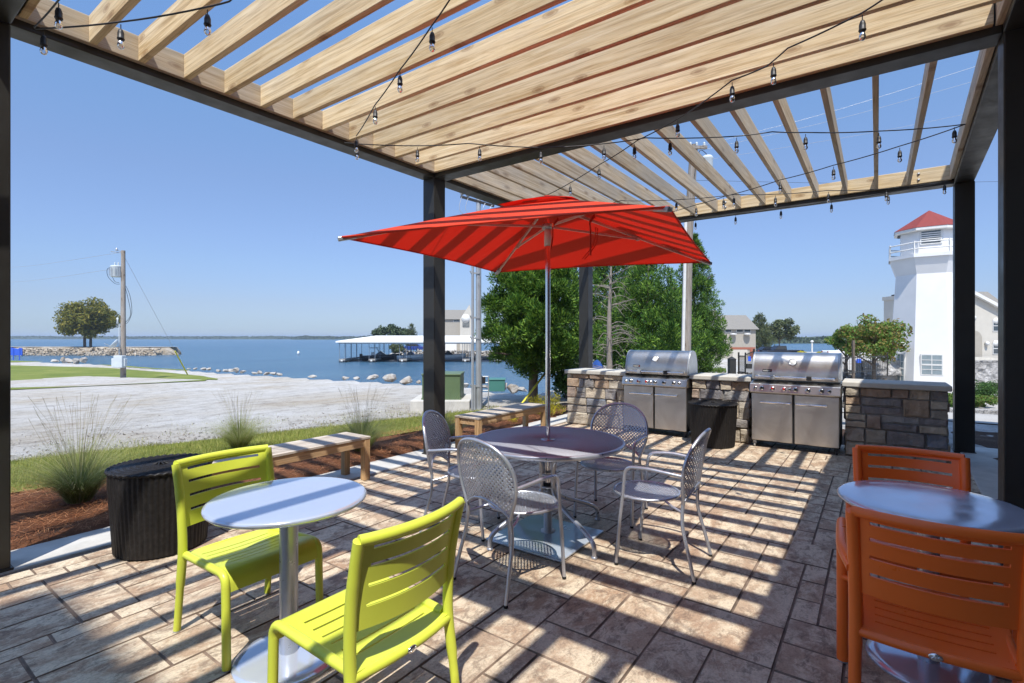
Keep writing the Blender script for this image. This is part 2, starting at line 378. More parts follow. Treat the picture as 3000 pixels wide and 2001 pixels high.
M['meshtop'] = meshtop()
def water():
    m,nt,b = mat('lake_water',(.02,.085,.19),.22,0,.4); v = coords(nt,'Object',(1,1,1))
    tc = N(nt,'ShaderNodeMapping'); tc.inputs['Rotation'].default_value = (0,0,CROT); tc.inputs['Scale'].default_value = (.35,1.4,1); L(nt,v,tc.inputs['Vector'])
    n = nz(nt,tc.outputs[0],1.1,6,.62); n2 = nz(nt,tc.outputs[0],.045,4)
    L(nt,ramp(nt,n2,[(.35,(.05,.13,.20)),(.65,(.03,.095,.17))]),b.inputs['Base Color'])
    bump(nt,b,n,1,.9); return m
M['water'] = water()
def clear_glass():
    m,nt,b = mat('clear_bulb_glass',(.9,.9,.9),.03,0,.6)
    tr = N(nt,'ShaderNodeBsdfTransparent'); gl = N(nt,'ShaderNodeBsdfGlossy'); gl.inputs['Roughness'].default_value = .03
    lw = N(nt,'ShaderNodeLayerWeight'); lw.inputs[0].default_value = .55; ms = N(nt,'ShaderNodeMixShader')
    L(nt,lw.outputs['Fresnel'],ms.inputs[0]); L(nt,tr.outputs[0],ms.inputs[1]); L(nt,gl.outputs[0],ms.inputs[2]); L(nt,ms.outputs[0],nt.nodes['Material Output'].inputs[0]); return m
M['bulb'] = clear_glass()
M['windscreen'] = simple('tinted_windscreen',(.03,.035,.04),.05)
# ================================================================ SETTING
def struct(o): o['kind'] = 'structure'; return o
LAND = [W(-200,80), gnd(-150,1054), gnd(38,1056), gnd(160,1061), gnd(312,1066), gnd(469,1079), gnd(558,1082), gnd(661,1091), gnd(759,1097), gnd(830,1100), gnd(929,1107), gnd(1000,1111), gnd(1103,1115), gnd(1223,1124), gnd(1357,1133), gnd(1446,1142), gnd(1536,1147), W(3.2,30), W(6,55), W(5,92), W(-10,96), W(-21,97), W(-26,101), W(-21,114), W(0,122), W(60,112), W(150,118), W(230,60), W(230,-230), W(-200,-230)]
LP = [(p.x,p.y) for p in LAND]
def inpoly(x, y, P):
    c = False; j = len(P)-1
    for i in range(len(P)):
        if (P[i][1] > y) != (P[j][1] > y) and x < (P[j][0]-P[i][0])*(y-P[i][1])/(P[j][1]-P[i][1])+P[i][0]: c = not c
        j = i
    return c
def pdist(x, y, P):
    d = 1e9
    for i in range(len(P)):
        ax,ay = P[i-1]; bx,by = P[i]; dx,dy = bx-ax,by-ay
        t = max(0,min(1,((x-ax)*dx+(y-ay)*dy)/(dx*dx+dy*dy))); d = min(d,(x-ax-t*dx)**2+(y-ay-t*dy)**2)
    return sqrt(d)
PU0,PU1,PV0,PV1 = -4.4,9.0,-1.7,4.9
def ground_z(x, y):
    if PU0-.3 < x < PU1+.2 and PV0-.3 < y < PV1+.15: return -.16
    d = pdist(x,y,LP); ins = inpoly(x,y,LP)
    if ins and d > 1.2: return T(x,y)
    w = noise.noise(Vector((x*.6,y*.6,0)))*.5
    s = (d if ins else -d)+w*.6
    z = T(x,y); return z if s > .6 else max(-4.5, z-(.6-s)*.75)
mb = MB(); angs = []
a0 = atan2(SA,CA)
g = -58.0
while g <= 58: angs.append(a0+radians(g)); g += .3
g = 64.0
while g < 302: angs.append(a0+radians(g)); g += 6
rad = [1.0]
while rad[-1] < 260: rad.append(rad[-1]*1.045)
rad += [400,900,2500,6000]
vs = [(0,0,-.16)]
for r in rad:
    for a in angs:
        x,y = r*cos(a), r*sin(a)
        vs.append((x,y,ground_z(x,y) if r < 300 else (T(x,y) if cos(a-a0) < .2 else -4.5)))
n = len(angs); fs = [(0,1+k,1+(k+1)%n) for k in range(n)]
for i in range(len(rad)-1):
    for k in range(n):
        l = (k+1)%n; fs.append((1+i*n+k, 1+(i+1)*n+k, 1+(i+1)*n+l, 1+i*n+l))
mb.add(vs, fs, True); struct(mb.build('ground', M['gravel']))
mb = MB(); mb.add([(-7000,-7000,-2.6),(7000,-7000,-2.6),(7000,7000,-2.6),(-7000,7000,-2.6)],[(0,1,2,3)]); struct(mb.build('lake_water', M['water']))
def sheet(name, pts, mat_, dz=.012, flat=None):
    mb = MB(); mb.add([(p[0],p[1],(T(p[0],p[1]) if flat is None else flat)+dz) for p in pts],[tuple(range(len(pts)))])
    o = mb.build(name, mat_); b = bmesh.new(); b.from_mesh(o.data); bmesh.ops.triangulate(b, faces=b.faces)
    for f in b.faces:
        if f.normal.z < 0: f.normal_flip()
    b.to_mesh(o.data); b.free(); return struct(o)
def wob(pts, amp, step):
    out = []
    for i in range(len(pts)):
        a = Vector(pts[i][:2]); b = Vector(pts[(i+1)%len(pts)][:2]); k = max(1,int((b-a).length/step))
        for j in range(k):
            p = a.lerp(b,j/k); q = Vector((noise.noise(Vector((p.x*.9,p.y*.9,3)))+.5*noise.noise(Vector((p.x*2.7,p.y*2.7,9))),noise.noise(Vector((p.x*.9,p.y*.9,7))),0))*amp
            out.append((p.x+q.x,p.y+q.y))
    return out
isl = [gnd(*p) for p in [(-120,1068),(40,1071),(312,1078),(490,1092),(600,1103),(638,1111),(600,1117),(513,1121),(268,1132),(40,1143),(-160,1152)]]
sheet('lawn', wob([(p.x,p.y) for p in isl],.12,1.2), M['lawn'], .03)
for q in ([(-160,1055),(38,1057),(130,1059.5),(38,1062),(-160,1060)],[(285,1067.5),(380,1073),(469,1079.8),(560,1084),(545,1086),(430,1080),(330,1073)]):
    sheet('lawn', [(p.x,p.y) for p in [gnd(*k) for k in q]], M['lawn'], .02)
NL = [(-8,11.5),(1.55,9.1),(5.5,7.7),(7.04,7.2),(8.3,6.7),(8.8,6.2),(5.95,5.9),(1.2,6.9),(-8,8.4)]
sheet('lawn', wob(NL,.07,.3), M['lawn'], .03)
ML = [(-8,4.85),(9.6,4.85),(9.8,6.1),(8.6,6.35),(5.95,6.12),(1.2,7.12),(-8,8.7)]
def mound(name, poly, mat_, cell=.11, h=.05):
    xs = [p[0] for p in poly]; ys = [p[1] for p in poly]; x0,y0 = min(xs),min(ys); mb = MB(); idx = {}
    nx,ny = int((max(xs)-x0)/cell)+1, int((max(ys)-y0)/cell)+1
    def vid(i,j):
        if (i,j) not in idx:
            x,y = x0+i*cell, y0+j*cell; d = pdist(x,y,poly) if inpoly(x,y,poly) else 0
            idx[(i,j)] = len(mb.v); mb.v.append((x,y,min(0,T(x,y))-.02+h*min(1,d*3)+.035*noise.noise(Vector((x*3,y*3,0)))))
        return idx[(i,j)]
    for i in range(nx):
        for j in range(ny):
            if inpoly(x0+(i+.5)*cell,y0+(j+.5)*cell,poly): mb.f.append((vid(i,j),vid(i+1,j),vid(i+1,j+1),vid(i,j+1))); mb.sm.append(True)
    return struct(mb.build(name, mat_))
mound('mulch_bed', ML, M['mulch'])
mound('mulch_bed', [(8.3,-.6),(9.6,-.6),(11.6,5.6),(9.4,6.2),(8.3,4.8)], M['dark_mulch'], .2)
mound('mulch_bed', [(4.8,-1.9),(11.3,-2.0),(10.9,-.7),(9.2,-.9),(4.8,-1.25)], M['dark_mulch'], .12, .03)
# drive and kerb on the right, beyond the patio
sheet('drive', [(11.6,-6),(14.6,-5.5),(15.6,0),(16.4,4),(14.0,4.2),(12.8,1)], M['drive'], .02, flat=0.0) if False else sheet('drive', [(11.5,-7),(13,-7),(13,4.2),(12.2,4.2)], M['drive'], .02)
sheet('drive', [(13,-7),(15.2,-6.5),(16.0,0),(15.2,4.2),(13,4.2)], M['drive'], .02)
# stamped patio: one sheet of tooled slabs
G = .131
nx,ny = int((8.75-PU0)/G), int((4.5+1.32)/G)
occ = [[False]*ny for _ in range(nx)]; SL = []
sizes = [(4,2),(2,4),(3,3),(4,3),(3,2),(2,3),(2,2),(3,4),(3,2),(2,3),(4,2),(2,2)]
rs = random.Random(3)
for i in range(nx):
    for j in range(ny):
        if occ[i][j]: continue
        cand = sizes[:]; rs.shuffle(cand); cand += [(2,1),(1,2),(1,1)]
        for a,b in cand:
            if i+a <= nx and j+b <= ny and not any(occ[i+p][j+q] for p in range(a) for q in range(b)):
                for p in range(a):
                    for q in range(b): occ[i+p][j+q] = True
                SL.append((PU0+i*G, -1.32+j*G, a*G, b*G)); break
mb = MB(); sides = []
for x,y,w,h in SL:
    e = .0016+rs.random()*.0014; k = .0048; t = rs.uniform(-.002,.002)
    def ring(m_, z, jit=0): return [(x+m_+rs.uniform(-jit,jit),y+m_+rs.uniform(-jit,jit),z),(x+w-m_+rs.uniform(-jit,jit),y+m_+rs.uniform(-jit,jit),z),(x+w-m_+rs.uniform(-jit,jit),y+h-m_+rs.uniform(-jit,jit),z),(x+m_+rs.uniform(-jit,jit),y+h-m_+rs.uniform(-jit,jit),z)]
    A = ring(e,-.010); B = ring(e+k,t,.0015)
    mb.add(A+B, [(4,5,6,7)]); sides.append(A+B)
pat = struct(mb.build('patio', M['stamped'])); mb = MB()
for q_ in sides: mb.add(q_, [(q,(q+1)%4,4+(q+1)%4,4+q) for q in range(4)])
struct(mb.build('patio_grooves', M['joint']))
mb = MB(); mb.box((PU0-.05,-1.36,-.15),(8.76,4.50,-.0085)); struct(mb.build('patio_joints', M['joint']))
def kerb(name, quad, z1=.006):
    mb = MB(); mb.prism(quad, -.15, z1); return struct(mb.build(name, M['concrete'], bevel=.012))
us = [-8,-5.0,-2.2,.1,2.4,4.7,7.0,9.3]
for a,b in zip(us,us[1:]): kerb('kerb', [(a+.004,4.502),(b-.004,4.502),(b-.004,4.93),(a+.004,4.93)])
for a,b in ((4.3,6.6),(6.6,9.3)):
    kerb('kerb', [(a+.004,-1.34+.0),(b-.004,-1.34),(b-.004,-.74-.03*(b-4.3)),(a+.004,-.74-.03*(a-4.3))], .010)
kerb('kerb', [(14.9,-6.5),(15.1,-6.5),(15.9,0),(15.7,0)], .1) if False else None
# ---- stuff: pine straw, lawn blades
def blades(name, n, where, l, w, mat_, flat, seed, kind='stuff', lean=.6):
    r = random.Random(seed); mb = MB(); c = 0
    while c < n:
        p = where(r)
        if p is None: continue
        c += 1; x,y,z = p; a = r.uniform(0,2*pi); ln = l*r.uniform(.5,1.3)
        if flat:
            d = Vector((cos(a),sin(a),r.uniform(-.12,.25)))*ln; q = Vector((-sin(a),cos(a),0))*w; m_ = d*.5+Vector((r.uniform(-.1,.1)*ln,r.uniform(-.1,.1)*ln,r.uniform(.0,.12)*ln))
            o = Vector((x,y,z+r.uniform(.004,.03))); mb.add([o-q,o+q,o+m_+q,o+m_-q,o+d],[(0,1,2,3),(3,2,4)])
        else:
            d = Vector((cos(a)*lean*r.random(),sin(a)*lean*r.random(),1)).normalized()*ln; q = Vector((-sin(a),cos(a),0))*w; o = Vector((x,y,z))
            mb.add([o-q,o+q,o+d],[(0,1,2)])
    o = mb.build(name, mat_); o['kind'] = kind; return o
def in_mulch(r):
    x,y = r.uniform(-.5,8.6), 4.9+(r.random()**1.2)*2.3
    return (x,y,min(0,T(x,y))+.03+.035*noise.noise(Vector((x*3,y*3,0)))) if inpoly(x,y,ML) and x*.5847 < y else None
blades('pine_straw', 17000, in_mulch, .13, .0013, M['straw'], True, 5)
def in_lawn(r):
    x,y = r.uniform(0,8.8), r.uniform(5.9,9.6)
    if not inpoly(x,y,NL): return None
    if pdist(x,y,NL) < .1 and r.random() < .4: return None
    return (x,y,T(x,y)+.02)
def lot_edge(r):
    x = r.uniform(-.5,9); k = [(p[0],p[1]) for p in NL[:5]]
    y = 9.6-(x-0)*.33+abs(r.gauss(0,.9)) if x > 0 else 9.9
    for (xa,ya),(xb,yb) in zip(k,k[1:]):
        if xa <= x <= xb: y = ya+(yb-ya)*(x-xa)/(xb-xa)+r.gauss(.0,1.0)**2*.55-.05
    return (x,y,T(x,y)+.01)
def stones_scatter(n):
    r = random.Random(12); mb = MB()
    for i in range(n):
        x,y,z = lot_edge(r); s = r.uniform(.008,.028); q = [Vector((x+r.uniform(-1,1)*s,y+r.uniform(-1,1)*s,z+r.uniform(-.5,.8)*s)) for k in range(5)]
        mb.add(q,[(0,1,2),(0,2,3),(0,3,1),(4,2,1),(4,3,2),(4,1,3)])
    o = mb.build('gravel_stones', M['rock']); o['kind'] = 'stuff'
stones_scatter(5000)
blades('weeds', 5000, lambda r: (lambda p: (p[0],p[1],p[2]) if noise.noise(Vector((p[0]*1.3,p[1]*1.3,2))) > .05 else None)(lot_edge(r)), .05, .003, M['lawn_blade'], False, 16)
blades('lawn_grass', 52000, in_lawn, .055, .0035, M['lawn_blade'], False, 6)
# ================================================================ PERGOLA
per = thing('pergola', (0,0,0), 'black steel pergola with pale timber rafters standing over the patio', 'pergola')
def pbeam(name, p, q, w, h, m_, bv=.003, par=per):
    mb = MB(); mb.beam(p, q, w, h); return mb.build(name, m_, par, bevel=bv)
ZB = 3.51
for (u,v) in ((-3.5,4.52),(.56,4.52),(4.6,4.52),(8.75,4.505),(4.6,-.875),(8.75,-1.02),(.56,-1.52),(-3.5,-1.5)):
    mb = MB(); mb.box((u,v,-.02),(u+.2,v+.2,ZB)); po = mb.build('post', M['steel'], per, bevel=.008)
    mb = MB(); mb.box((u-.012,v-.012,.004),(u+.212,v+.212,.02)); mb.build('base_plate', M['steel'], po, bevel=.003)
def vr(u): return -.675-.035*(u-4.6) if u > .5 else -.53
bh = .225
def bm(p, q): return pbeam('beam', (p[0],p[1],ZB+bh/2), (q[0],q[1],ZB+bh/2), .2, bh, M['steel'], .006)
bm((-3.5,4.62),(.56,4.62)); bm((.563,4.62),(4.6,4.62)); bm((4.603,4.62),(8.95,4.61))
bm((.66,4.517),(.66,-1.52)); bm((4.7,4.517),(4.7,-.672)); bm((8.85,4.50),(8.85,-.82)); bm((-3.4,4.517),(-3.4,-1.5))
bm((-3.298,-.6),(.558,-.70)); bm((.762,-.70),(4.6,-.772)); bm((4.603,-.775),(8.95,-.92))
ZW = 3.56; RH = .192; zc_ = ZW+RH/2
def raf(p, q, m_): return pbeam('rafter', (p[0],p[1],zc_), (q[0],q[1],zc_), .045, RH, M[m_], .004)
def led(p, q, m_): return pbeam('ledger', (p[0],p[1],zc_), (q[0],q[1],zc_), .044, RH, M[m_], .004)
# bay between the first and second beam: rafters run across
led((.763,4.497),(4.597,4.497),'rafter_u'); led((.763,-.635),(4.597,-.655),'rafter_u')
for u in (.785,1.145,1.437,1.744,2.051,2.36,2.669,2.984,3.298,3.609,3.916,4.234,4.575):
    raf((u+.0225 if u < 4.5 else u,-.622),(u+.0225 if u < 4.5 else u,4.474),'rafter_v')
# far bay: rafters run along
led((4.824,4.47),(4.824,-.60),'rafter_v'); led((8.727,4.47),(8.727,-.79),'rafter_v')
for v in [-.718+.3545*k for k in range(15)]:
    raf((4.848,v+.1*(0 if k else 0)+.02),(8.703,v+.02),'rafter_u') if v > -.6 else raf((4.848,-.655),(8.703,-.79),'rafter_u')
raf((4.848,4.495),(8.703,4.485),'rafter_u')
# bay over the camera: rafters run along
led((.537,4.47),(.537,-.55),'rafter_v'); led((-3.277,4.47),(-3.277,-.5),'rafter_v')
for k in range(14): raf((-3.253,-.49+.352*k),(.513,-.49+.352*k),'rafter_u')
raf((-3.253,4.495),(.513,4.495),'rafter_u')
for u in (.9,2.6,4.45): 
    pass
# bolts on the far ledger
for v in (2.0,-.45):
    mb = MB()
    for z in (3.61,3.69): mb.lathe([(.018,0),(.018,.004),(.009,.005),(.009,.014),(0,.015)],8,Matrix.Translation((8.704,v,z))@Matrix.Rotation(radians(-90),4,'Y'))
    mb.build('bolt', M['galv'], per)
# ================================================================ STRING LIGHTS
SOCK = None
def socket_meshes():
    a = MB(); a.lathe([(.0,.012),(.012,.010),(.017,-.004),(.021,-.02),(.021,-.055),(.024,-.058),(.024,-.066),(.020,-.07),(.018,-.078)],12); a.tube([(0,0,.012),(0,0,.05)],.0035,6)
    b = MB(); b.lathe([(.014,-.078),(.016,-.085),(.021,-.098),(.0235,-.112),(.021,-.126),(.013,-.138),(0,-.142)],12)
    return a,b
def string(label, pts, bulbs, zz=3.42, extra=()):
    P = [p if isinstance(p,Vector) else at(p[0],p[1],p[2] if len(p) > 2 else zz) for p in pts]
    t = thing('string_light', P[0], label, 'string lights', group='string lights under the pergola'); o = P[0]
    mb = MB(); path = []
    for a,b in zip(P,P[1:]):
        k = 5; s = .012*(b-a).length
        for i in range(k): q = a.lerp(b,i/k); q.z -= s*4*(i/k)*(1-i/k); path.append(q-o)
    path.append(P[-1]-o); mb.tube(path, .0052, 6); mb.build('cable', M['plastic'], t)
    global SOCK
    for (x,y) in bulbs:
        best = None; ln = Vector((x,y))
        for q in path:
            w = q+o; d = w.x*CA+w.y*SA
            if d < .5: continue
            px = 1500+F*(w.x*SA-w.y*CA)/d; py = Y0-F*(w.z-EYE)/d; e = abs(px-x)+.35*abs(py-y)
            if best is None or e < best[0]: best = (e,q)
        q = best[1]
        for a,b in zip(path,path[1:]):
            for i in range(1,8):
                c = a.lerp(b,i/8); w = c+o; d = w.x*CA+w.y*SA
                if d < .5: continue
                px = 1500+F*(w.x*SA-w.y*CA)/d; py = Y0-F*(w.z-EYE)/d; e = abs(px-x)+.35*abs(py-y)
                if e < best[0]: best = (e,c)
        q = best[1]+Vector((0,0,-.055))
        if SOCK is None:
            a,b = socket_meshes(); s = a.build('bulb_socket', M['plastic'], t); g = b.build('glass_bulb', M['bulb'], s); SOCK = (s,g)
        else:
            s = SOCK[0].copy(); COL.objects.link(s); s.parent = t; g = SOCK[1].copy(); COL.objects.link(g); g.parent = s
        s.location = q; s.scale = (.84,.84,.78)
    return t
string('string of black bulb sockets crossing the top left corner of the pergola', [(104,84),(354,64),(608,20),(672,4),W(-1.0,2.4,3.42),W(0.6,1.5,3.44)], [(126,84),(354,64),(608,20),(882,4),(1178,0)])
string('short string of bulbs running up along the first black cross beam', [(100,80),(172,0),Vector((.84,2.2,3.43)),Vector((.84,-.4,3.45))], [(174,2)])
string('string of bulbs dropping steeply to the left beam above the bench', [(1044,398,3.5),(1098,308),(1172,204),(1265,75),(1317,0),Vector((.9,-.5,3.46))], [(1043,393),(1099,307),(1172,203),(1266,75)])
string('string of bulbs level across the pergola from the left beam to the right', [(1009,418,3.5),(1223,427),(1372,420),(1590,432),(1760,422),(1890,404),(2158,399),(2262,386),(2360,388),(2575,384),(2828,364,3.47)], [(1048,418),(1223,427),(1404,423),(1585,431),(1771,424),(1960,402),(2158,398),(2362,387),(2576,382),(2794,366)])
string('string of bulbs climbing from the red parasol top to the upper right', [Vector((6.9,4.3,3.46)),(1598,574),(1760,480),(1868,411),(2000,340),(2145,235),(2245,195),(2308,141),(2525,38),(2587,-2),Vector((3.3,-.58,3.47))], [(1669,523),(1756,482),(1858,418),(1985,350),(2146,237),(2266,187),(2527,40)])
string('string of bulbs from the right beam down to the far left post', [(2828,364,3.47),(2636,428),(2442,484),(2286,527),(2120,576),(2040,600),Vector((8.5,4.35,3.47))], [(2636,429),(2442,485),(2287,526),(2120,575),(2040,600)])
string('string of bulbs from the far right corner across behind the red parasol', [(2770,531,3.5),(2554,556),(2424,558),(2268,569),(2150,570),(2000,584),(1817,588),Vector((7.2,4.45,3.47))], [(2594,552),(2426,558),(2270,568),(2151,570),(1980,585),(1840,588)])
string('string of bulbs hanging along the underside of the far beam', [(2777,529,3.5),(2594,566,3.5),(2436,590,3.5),(2288,610,3.5),(2155,628,3.5),(2038,645,3.5),(1900,664,3.5)], [(2768,531),(2602,566),(2436,590),(2288,610),(2155,628),(2038,645)])
# ================================================================ FURNITURE
def rows(mb, lines, fn, nu, s0, s1):
    """sheet with slots: lines = [(t, slot_after)], slot cells removed between s0 and s1"""
    vs = []; ss = sorted(set([-1+2*i/nu for i in range(nu+1)]+[s0,s1]))
    for t,_ in lines: vs += [fn(s,t) for s in ss]
    k = len(ss); fs = []
    for j in range(len(lines)-1):
        for i in range(k-1):
            if lines[j][1] and ss[i] >= s0-1e-6 and ss[i+1] <= s1+1e-6: continue
            fs.append((j*k+i,j*k+i+1,(j+1)*k+i+1,(j+1)*k+i))
    mb.add(vs, fs, True)
def slat_chair(name, label, m_, loc, rz, arms, group):
    t = thing(name, loc, label, 'chair', rz, group)
    def yp(z): return -.205-.02*max(0,(z-.5)/.36)-.042*max(0,(z-.5)/.36)**2
    for s in (-1,1):
        mb = MB(); mb.tube(smoothpath([(s*.236,-.262,.006),(s*.234,-.232,.22),(s*.232,-.207,.42),(s*.234,yp(.6),.60),(s*.237,yp(.74),.74),(s*.240,yp(.852),.852)],5),[.0175]*6+[.021]*14+[.020]*6 if not arms else [.021]*8+[.023]*18,12); lg = mb.build('leg', m_, t)
        mb = MB(); mb.lathe([(.018,0),(.018,.006)],10,Matrix.Translation((s*.236,-.262,0))); mb.build('foot_cap', M['galv'], lg)
        x = .295 if arms else .236; fr = .0245 if arms else .019
        mb = MB(); mb.tube(fillet([(s*x,.262,.006),(s*(x-.002),.250,.425 if not arms else .60)]+([(s*.222,-.19,.402)] if not arms else []),.055,7) if not arms else [(s*x,.262,.006),(s*x,.256,.3),(s*x,.252,.60)],fr,12); lg = mb.build('leg', m_, t)
        mb = MB(); mb.lathe([(fr+.0006,0),(fr+.0006,.006)],10,Matrix.Translation((s*x,.262,0))); mb.build('foot_cap', M['galv'], lg)
        if arms:
            mb = MB(); mb.tube(fillet([(s*x,.252,.598),(s*x,.250,.652),(s*(x-.004),.12,.655),(s*(x-.01),-.10,.650),(s*.236,-.222,.628)],.05,6),[.019]*3+[.0215]*22+[.017],12) if False else mb.tube(fillet([(s*x,.252,.598),(s*x,.250,.652),(s*(x-.004),.12,.655),(s*(x-.015),-.10,.650),(s*.240,-.222,.622)],.06,6),.0225,12)
            mb.build('armrest', m_, t)
            mb = MB(); mb.tube([(s*.222,.215,.40),(s*.222,-.19,.402)],.015,10); mb.tube([(s*.222,.19,.40),(s*(x-.004),.235,.40)],.012,8); mb.build('seat_rail', m_, t)
    # backrest shell and top rail
    def bf(s,tt):
        z = .535+.315*tt; return (s*.228, yp(z)-.045*(1-s*s), z)
    sl = []; tt = 0
    for c in (.26,.48,.70,.90): sl += [(c-.021,True),(c+.021,False)]
    lines = sorted([(0,False),(.08,False),(.16,False),(.36,False),(.57,False),(.78,False),(1,False)]+sl)
    mb = MB(); rows(mb, lines, bf, 26, -.82, .82); mb.build('backrest', m_, t, solid=.007)
    mb = MB(); mb.tube([(s*.240/1.0, yp(.852)-.045*(1-s*s), .852) for s in [-1+2*i/16 for i in range(17)]], .0195, 12); mb.build('top_rail', m_, t)
    prof = [(-.222,.402),(-.17,.400),(-.11,.403),(-.05,.407),(.01,.412),(.07,.419),(.12,.427),(.16,.434),(.19,.437),(.215,.434),(.236,.424),(.252,.405),(.259,.38),(.261,.345)]
    import bisect
    def pz(y): 
        i = max(0,min(len(prof)-2, bisect.bisect([p[0] for p in prof],y)-1)); a,b = prof[i],prof[i+1]; return a[1]+(b[1]-a[1])*(y-a[0])/(b[0]-a[0])
    ls = [(p,False) for p in prof]
    for y in (-.135,-.08,-.025,.03,.085,.14): ls += [((y-.0045,pz(y-.0045)),True),((y+.0045,pz(y+.0045)),False)]
    ls.sort(key=lambda q:(q[0][0],-q[0][1]))
    mb = MB(); rows(mb, [(q,f) for q,f in ls], lambda s,q:(s*(.224+.012*max(0,min(1,(q[0]+.2)/.4))), q[0], q[1]-.008*(1-s*s)*(1 if q[0] < .2 else 0)), 20, -.76, .76); mb.build('seat', m_, t, solid=.007)
    mb = MB(); mb.tube([(s*.226,-.212-.022*(1-s*s),.385) for s in [-1+2*i/12 for i in range(13)]], .017, 12); rb = mb.build('rear_rail', m_, t)
    mb = MB(); mb.lathe([(.021,0),(.021,.003),(.017,.0045),(0,.005)],20,Matrix.Translation((0,-.2505,.385))@Matrix.Rotation(radians(90),4,'X')@Matrix.Diagonal((1,.62,1,1))); mb.tube([(-.012,-.256,.381),(-.004,-.2562,.389),(.002,-.2562,.383),(.011,-.256,.39)],.0013,5); mb.build('maker_badge', M['chrome'], rb)
    return t
slat_chair('slatted_chair','lime green slatted chair facing us behind the left silver pedestal table, beside the wicker drum',M['lime'],(1.335,2.638,0),radians(180),False,'lime green slatted chairs')
slat_chair('slatted_chair','lime green slatted chair in front with its back to us and a round badge',M['lime'],(1.262,1.60,0),radians(0),False,'lime green slatted chairs')
slat_chair('slatted_armchair','orange slatted armchair nearest us with its back turned and a round badge',M['orange'],(2.545,-.165,0),radians(-90),True,'orange slatted armchairs')
slat_chair('slatted_armchair','orange slatted armchair facing us on the far side of the right pedestal table',M['orange'],(3.345,-.165,0),radians(95),True,'orange slatted armchairs')
# ---- pedestal tables
def pedestal(loc, label):
    t = thing('pedestal_table', loc, label, 'table', group='round silver pedestal tables')
    mb = MB(); mb.lathe([(0,.722),(.325,.722),(.343,.726),(.351,.735),(.352,.742),(.347,.7495),(.335,.752),(.25,.7525),(0,.7525)],72); mb.build('tabletop', M['silver_top'], t)
    mb = MB(); mb.lathe([(.041,.026),(.041,.722)],32); mb.lathe([(.041,.716),(.12,.718),(.12,.7215)],32); mb.build('column', M['silver'], t)
    mb = MB(); mb.lathe([(.236,0),(.238,.006),(.234,.014),(.20,.021),(.12,.027),(.045,.031),(.042,.031)],64); mb.build('base', M['silver_top'], t)
pedestal((1.318,2.242,0),'round silver pedestal table between the two lime green chairs')
pedestal((2.995,-.19,0),'round silver pedestal table between the two orange armchairs')
# ---- wicker drums
def wick(loc, label):
    t = thing('wicker_drum', loc, label, 'side table', group='dark wicker drum tables')
    R0,R1,Hh = .275,.305,.575; nr = 58; nseg = nr*4; nz_ = 84
    def side(a,b):
        ang = 2*pi*a; z = .012+(Hh-.012)*b; r = R0+(R1-R0)*min(1,b*1.2); k = a*nr; row = int(b*nz_*.5)
        rib = abs(sin(pi*k)); wv = sin(pi*b*nz_+ (pi if int(k)%2 else 0))
        r += .0075*rib+.0022*wv*rib; return (r*cos(ang), r*sin(ang), z)
    mb = MB(); mb.grid(side, nseg, nz_); mb.build('woven_side', M['wicker'], t)
    def top(a,b):
        ang = 2*pi*a; r = .012+(R1+.006-.012)*b; k = a*40+b*1.5; h = .0045*sin(pi*b*52+(pi if int(a*40)%2 else 0))*min(1,b*3)+.004*abs(sin(pi*k))*max(0,1-b*1.3)
        return (r*cos(ang), r*sin(ang), Hh+.012+h-.012*max(0,(b-.9)/.1)**2)
    mb = MB(); mb.grid(top, 200, 60)
    for k in range(9):
        a = 2*pi*k/9; mb.tube([(.0,0,Hh+.016),(.02*cos(a),.02*sin(a),Hh+.028),(.05*cos(a+.5),.05*sin(a+.5),Hh+.012)],.006,6)
    mb.build('woven_top', M['wicker'], t)
    mb = MB(); q = []
    for i in range(220): a = 2*pi*i/220; q.append(((R1+.010)*cos(a),(R1+.010)*sin(a),Hh+.004+.004*sin(a*44)))
    mb.tube(q,.0095,8,closed=True); mb.build('rim_braid', M['wicker'], t)
    mb = MB(); mb.lathe([(R0-.012,0),(R0-.008,.014),(R0-.012,.016),(0,.016)],40); mb.build('foot_ring', M['plastic'], t)
wick((1.49,4.19,0),'black wicker drum side table beside the lime chair on the left')
wick((7.37,1.86,0),'black wicker drum side table between the two steel grills')
# ---- benches
def bench(loc, ln, label):
    t = thing('slatted_bench', loc, label, 'bench', group='slatted timber benches by the kerb'); h = .455; w = .42
    for k in range(7):
        y = .002+k*.0602; mb = MB(); mb.box((.0,y,h-.024),(ln,y+.055,h)); mb.build('slat', M['bench_top'], t, bevel=.003)
    mb = MB(); mb.box((.075,.012,h-.105),(ln-.075,.04,h-.025)); mb.box((.075,w-.04,h-.105),(ln-.075,w-.012,h-.025)); mb.box((.02,.078,h-.105),(.05,w-.078,h-.025)); mb.box((ln-.05,.078,h-.105),(ln-.02,w-.078,h-.025)); mb.build('apron', M['bench'], t, bevel=.003)
    for x in (.004,ln-.074):
        for y in (.006,w-.076):
            mb = MB(); mb.box((x,y,.0),(x+.07,y+.07,h-.025)); mb.build('leg', M['bench_leg'], t, bevel=.004)
bench((1.80,4.325,.004),1.66,'slatted timber bench behind the lime chairs, left of the middle black post')
bench((5.03,4.15,.004),1.66,'slatted timber bench beyond the middle black post, near the golden shrub')
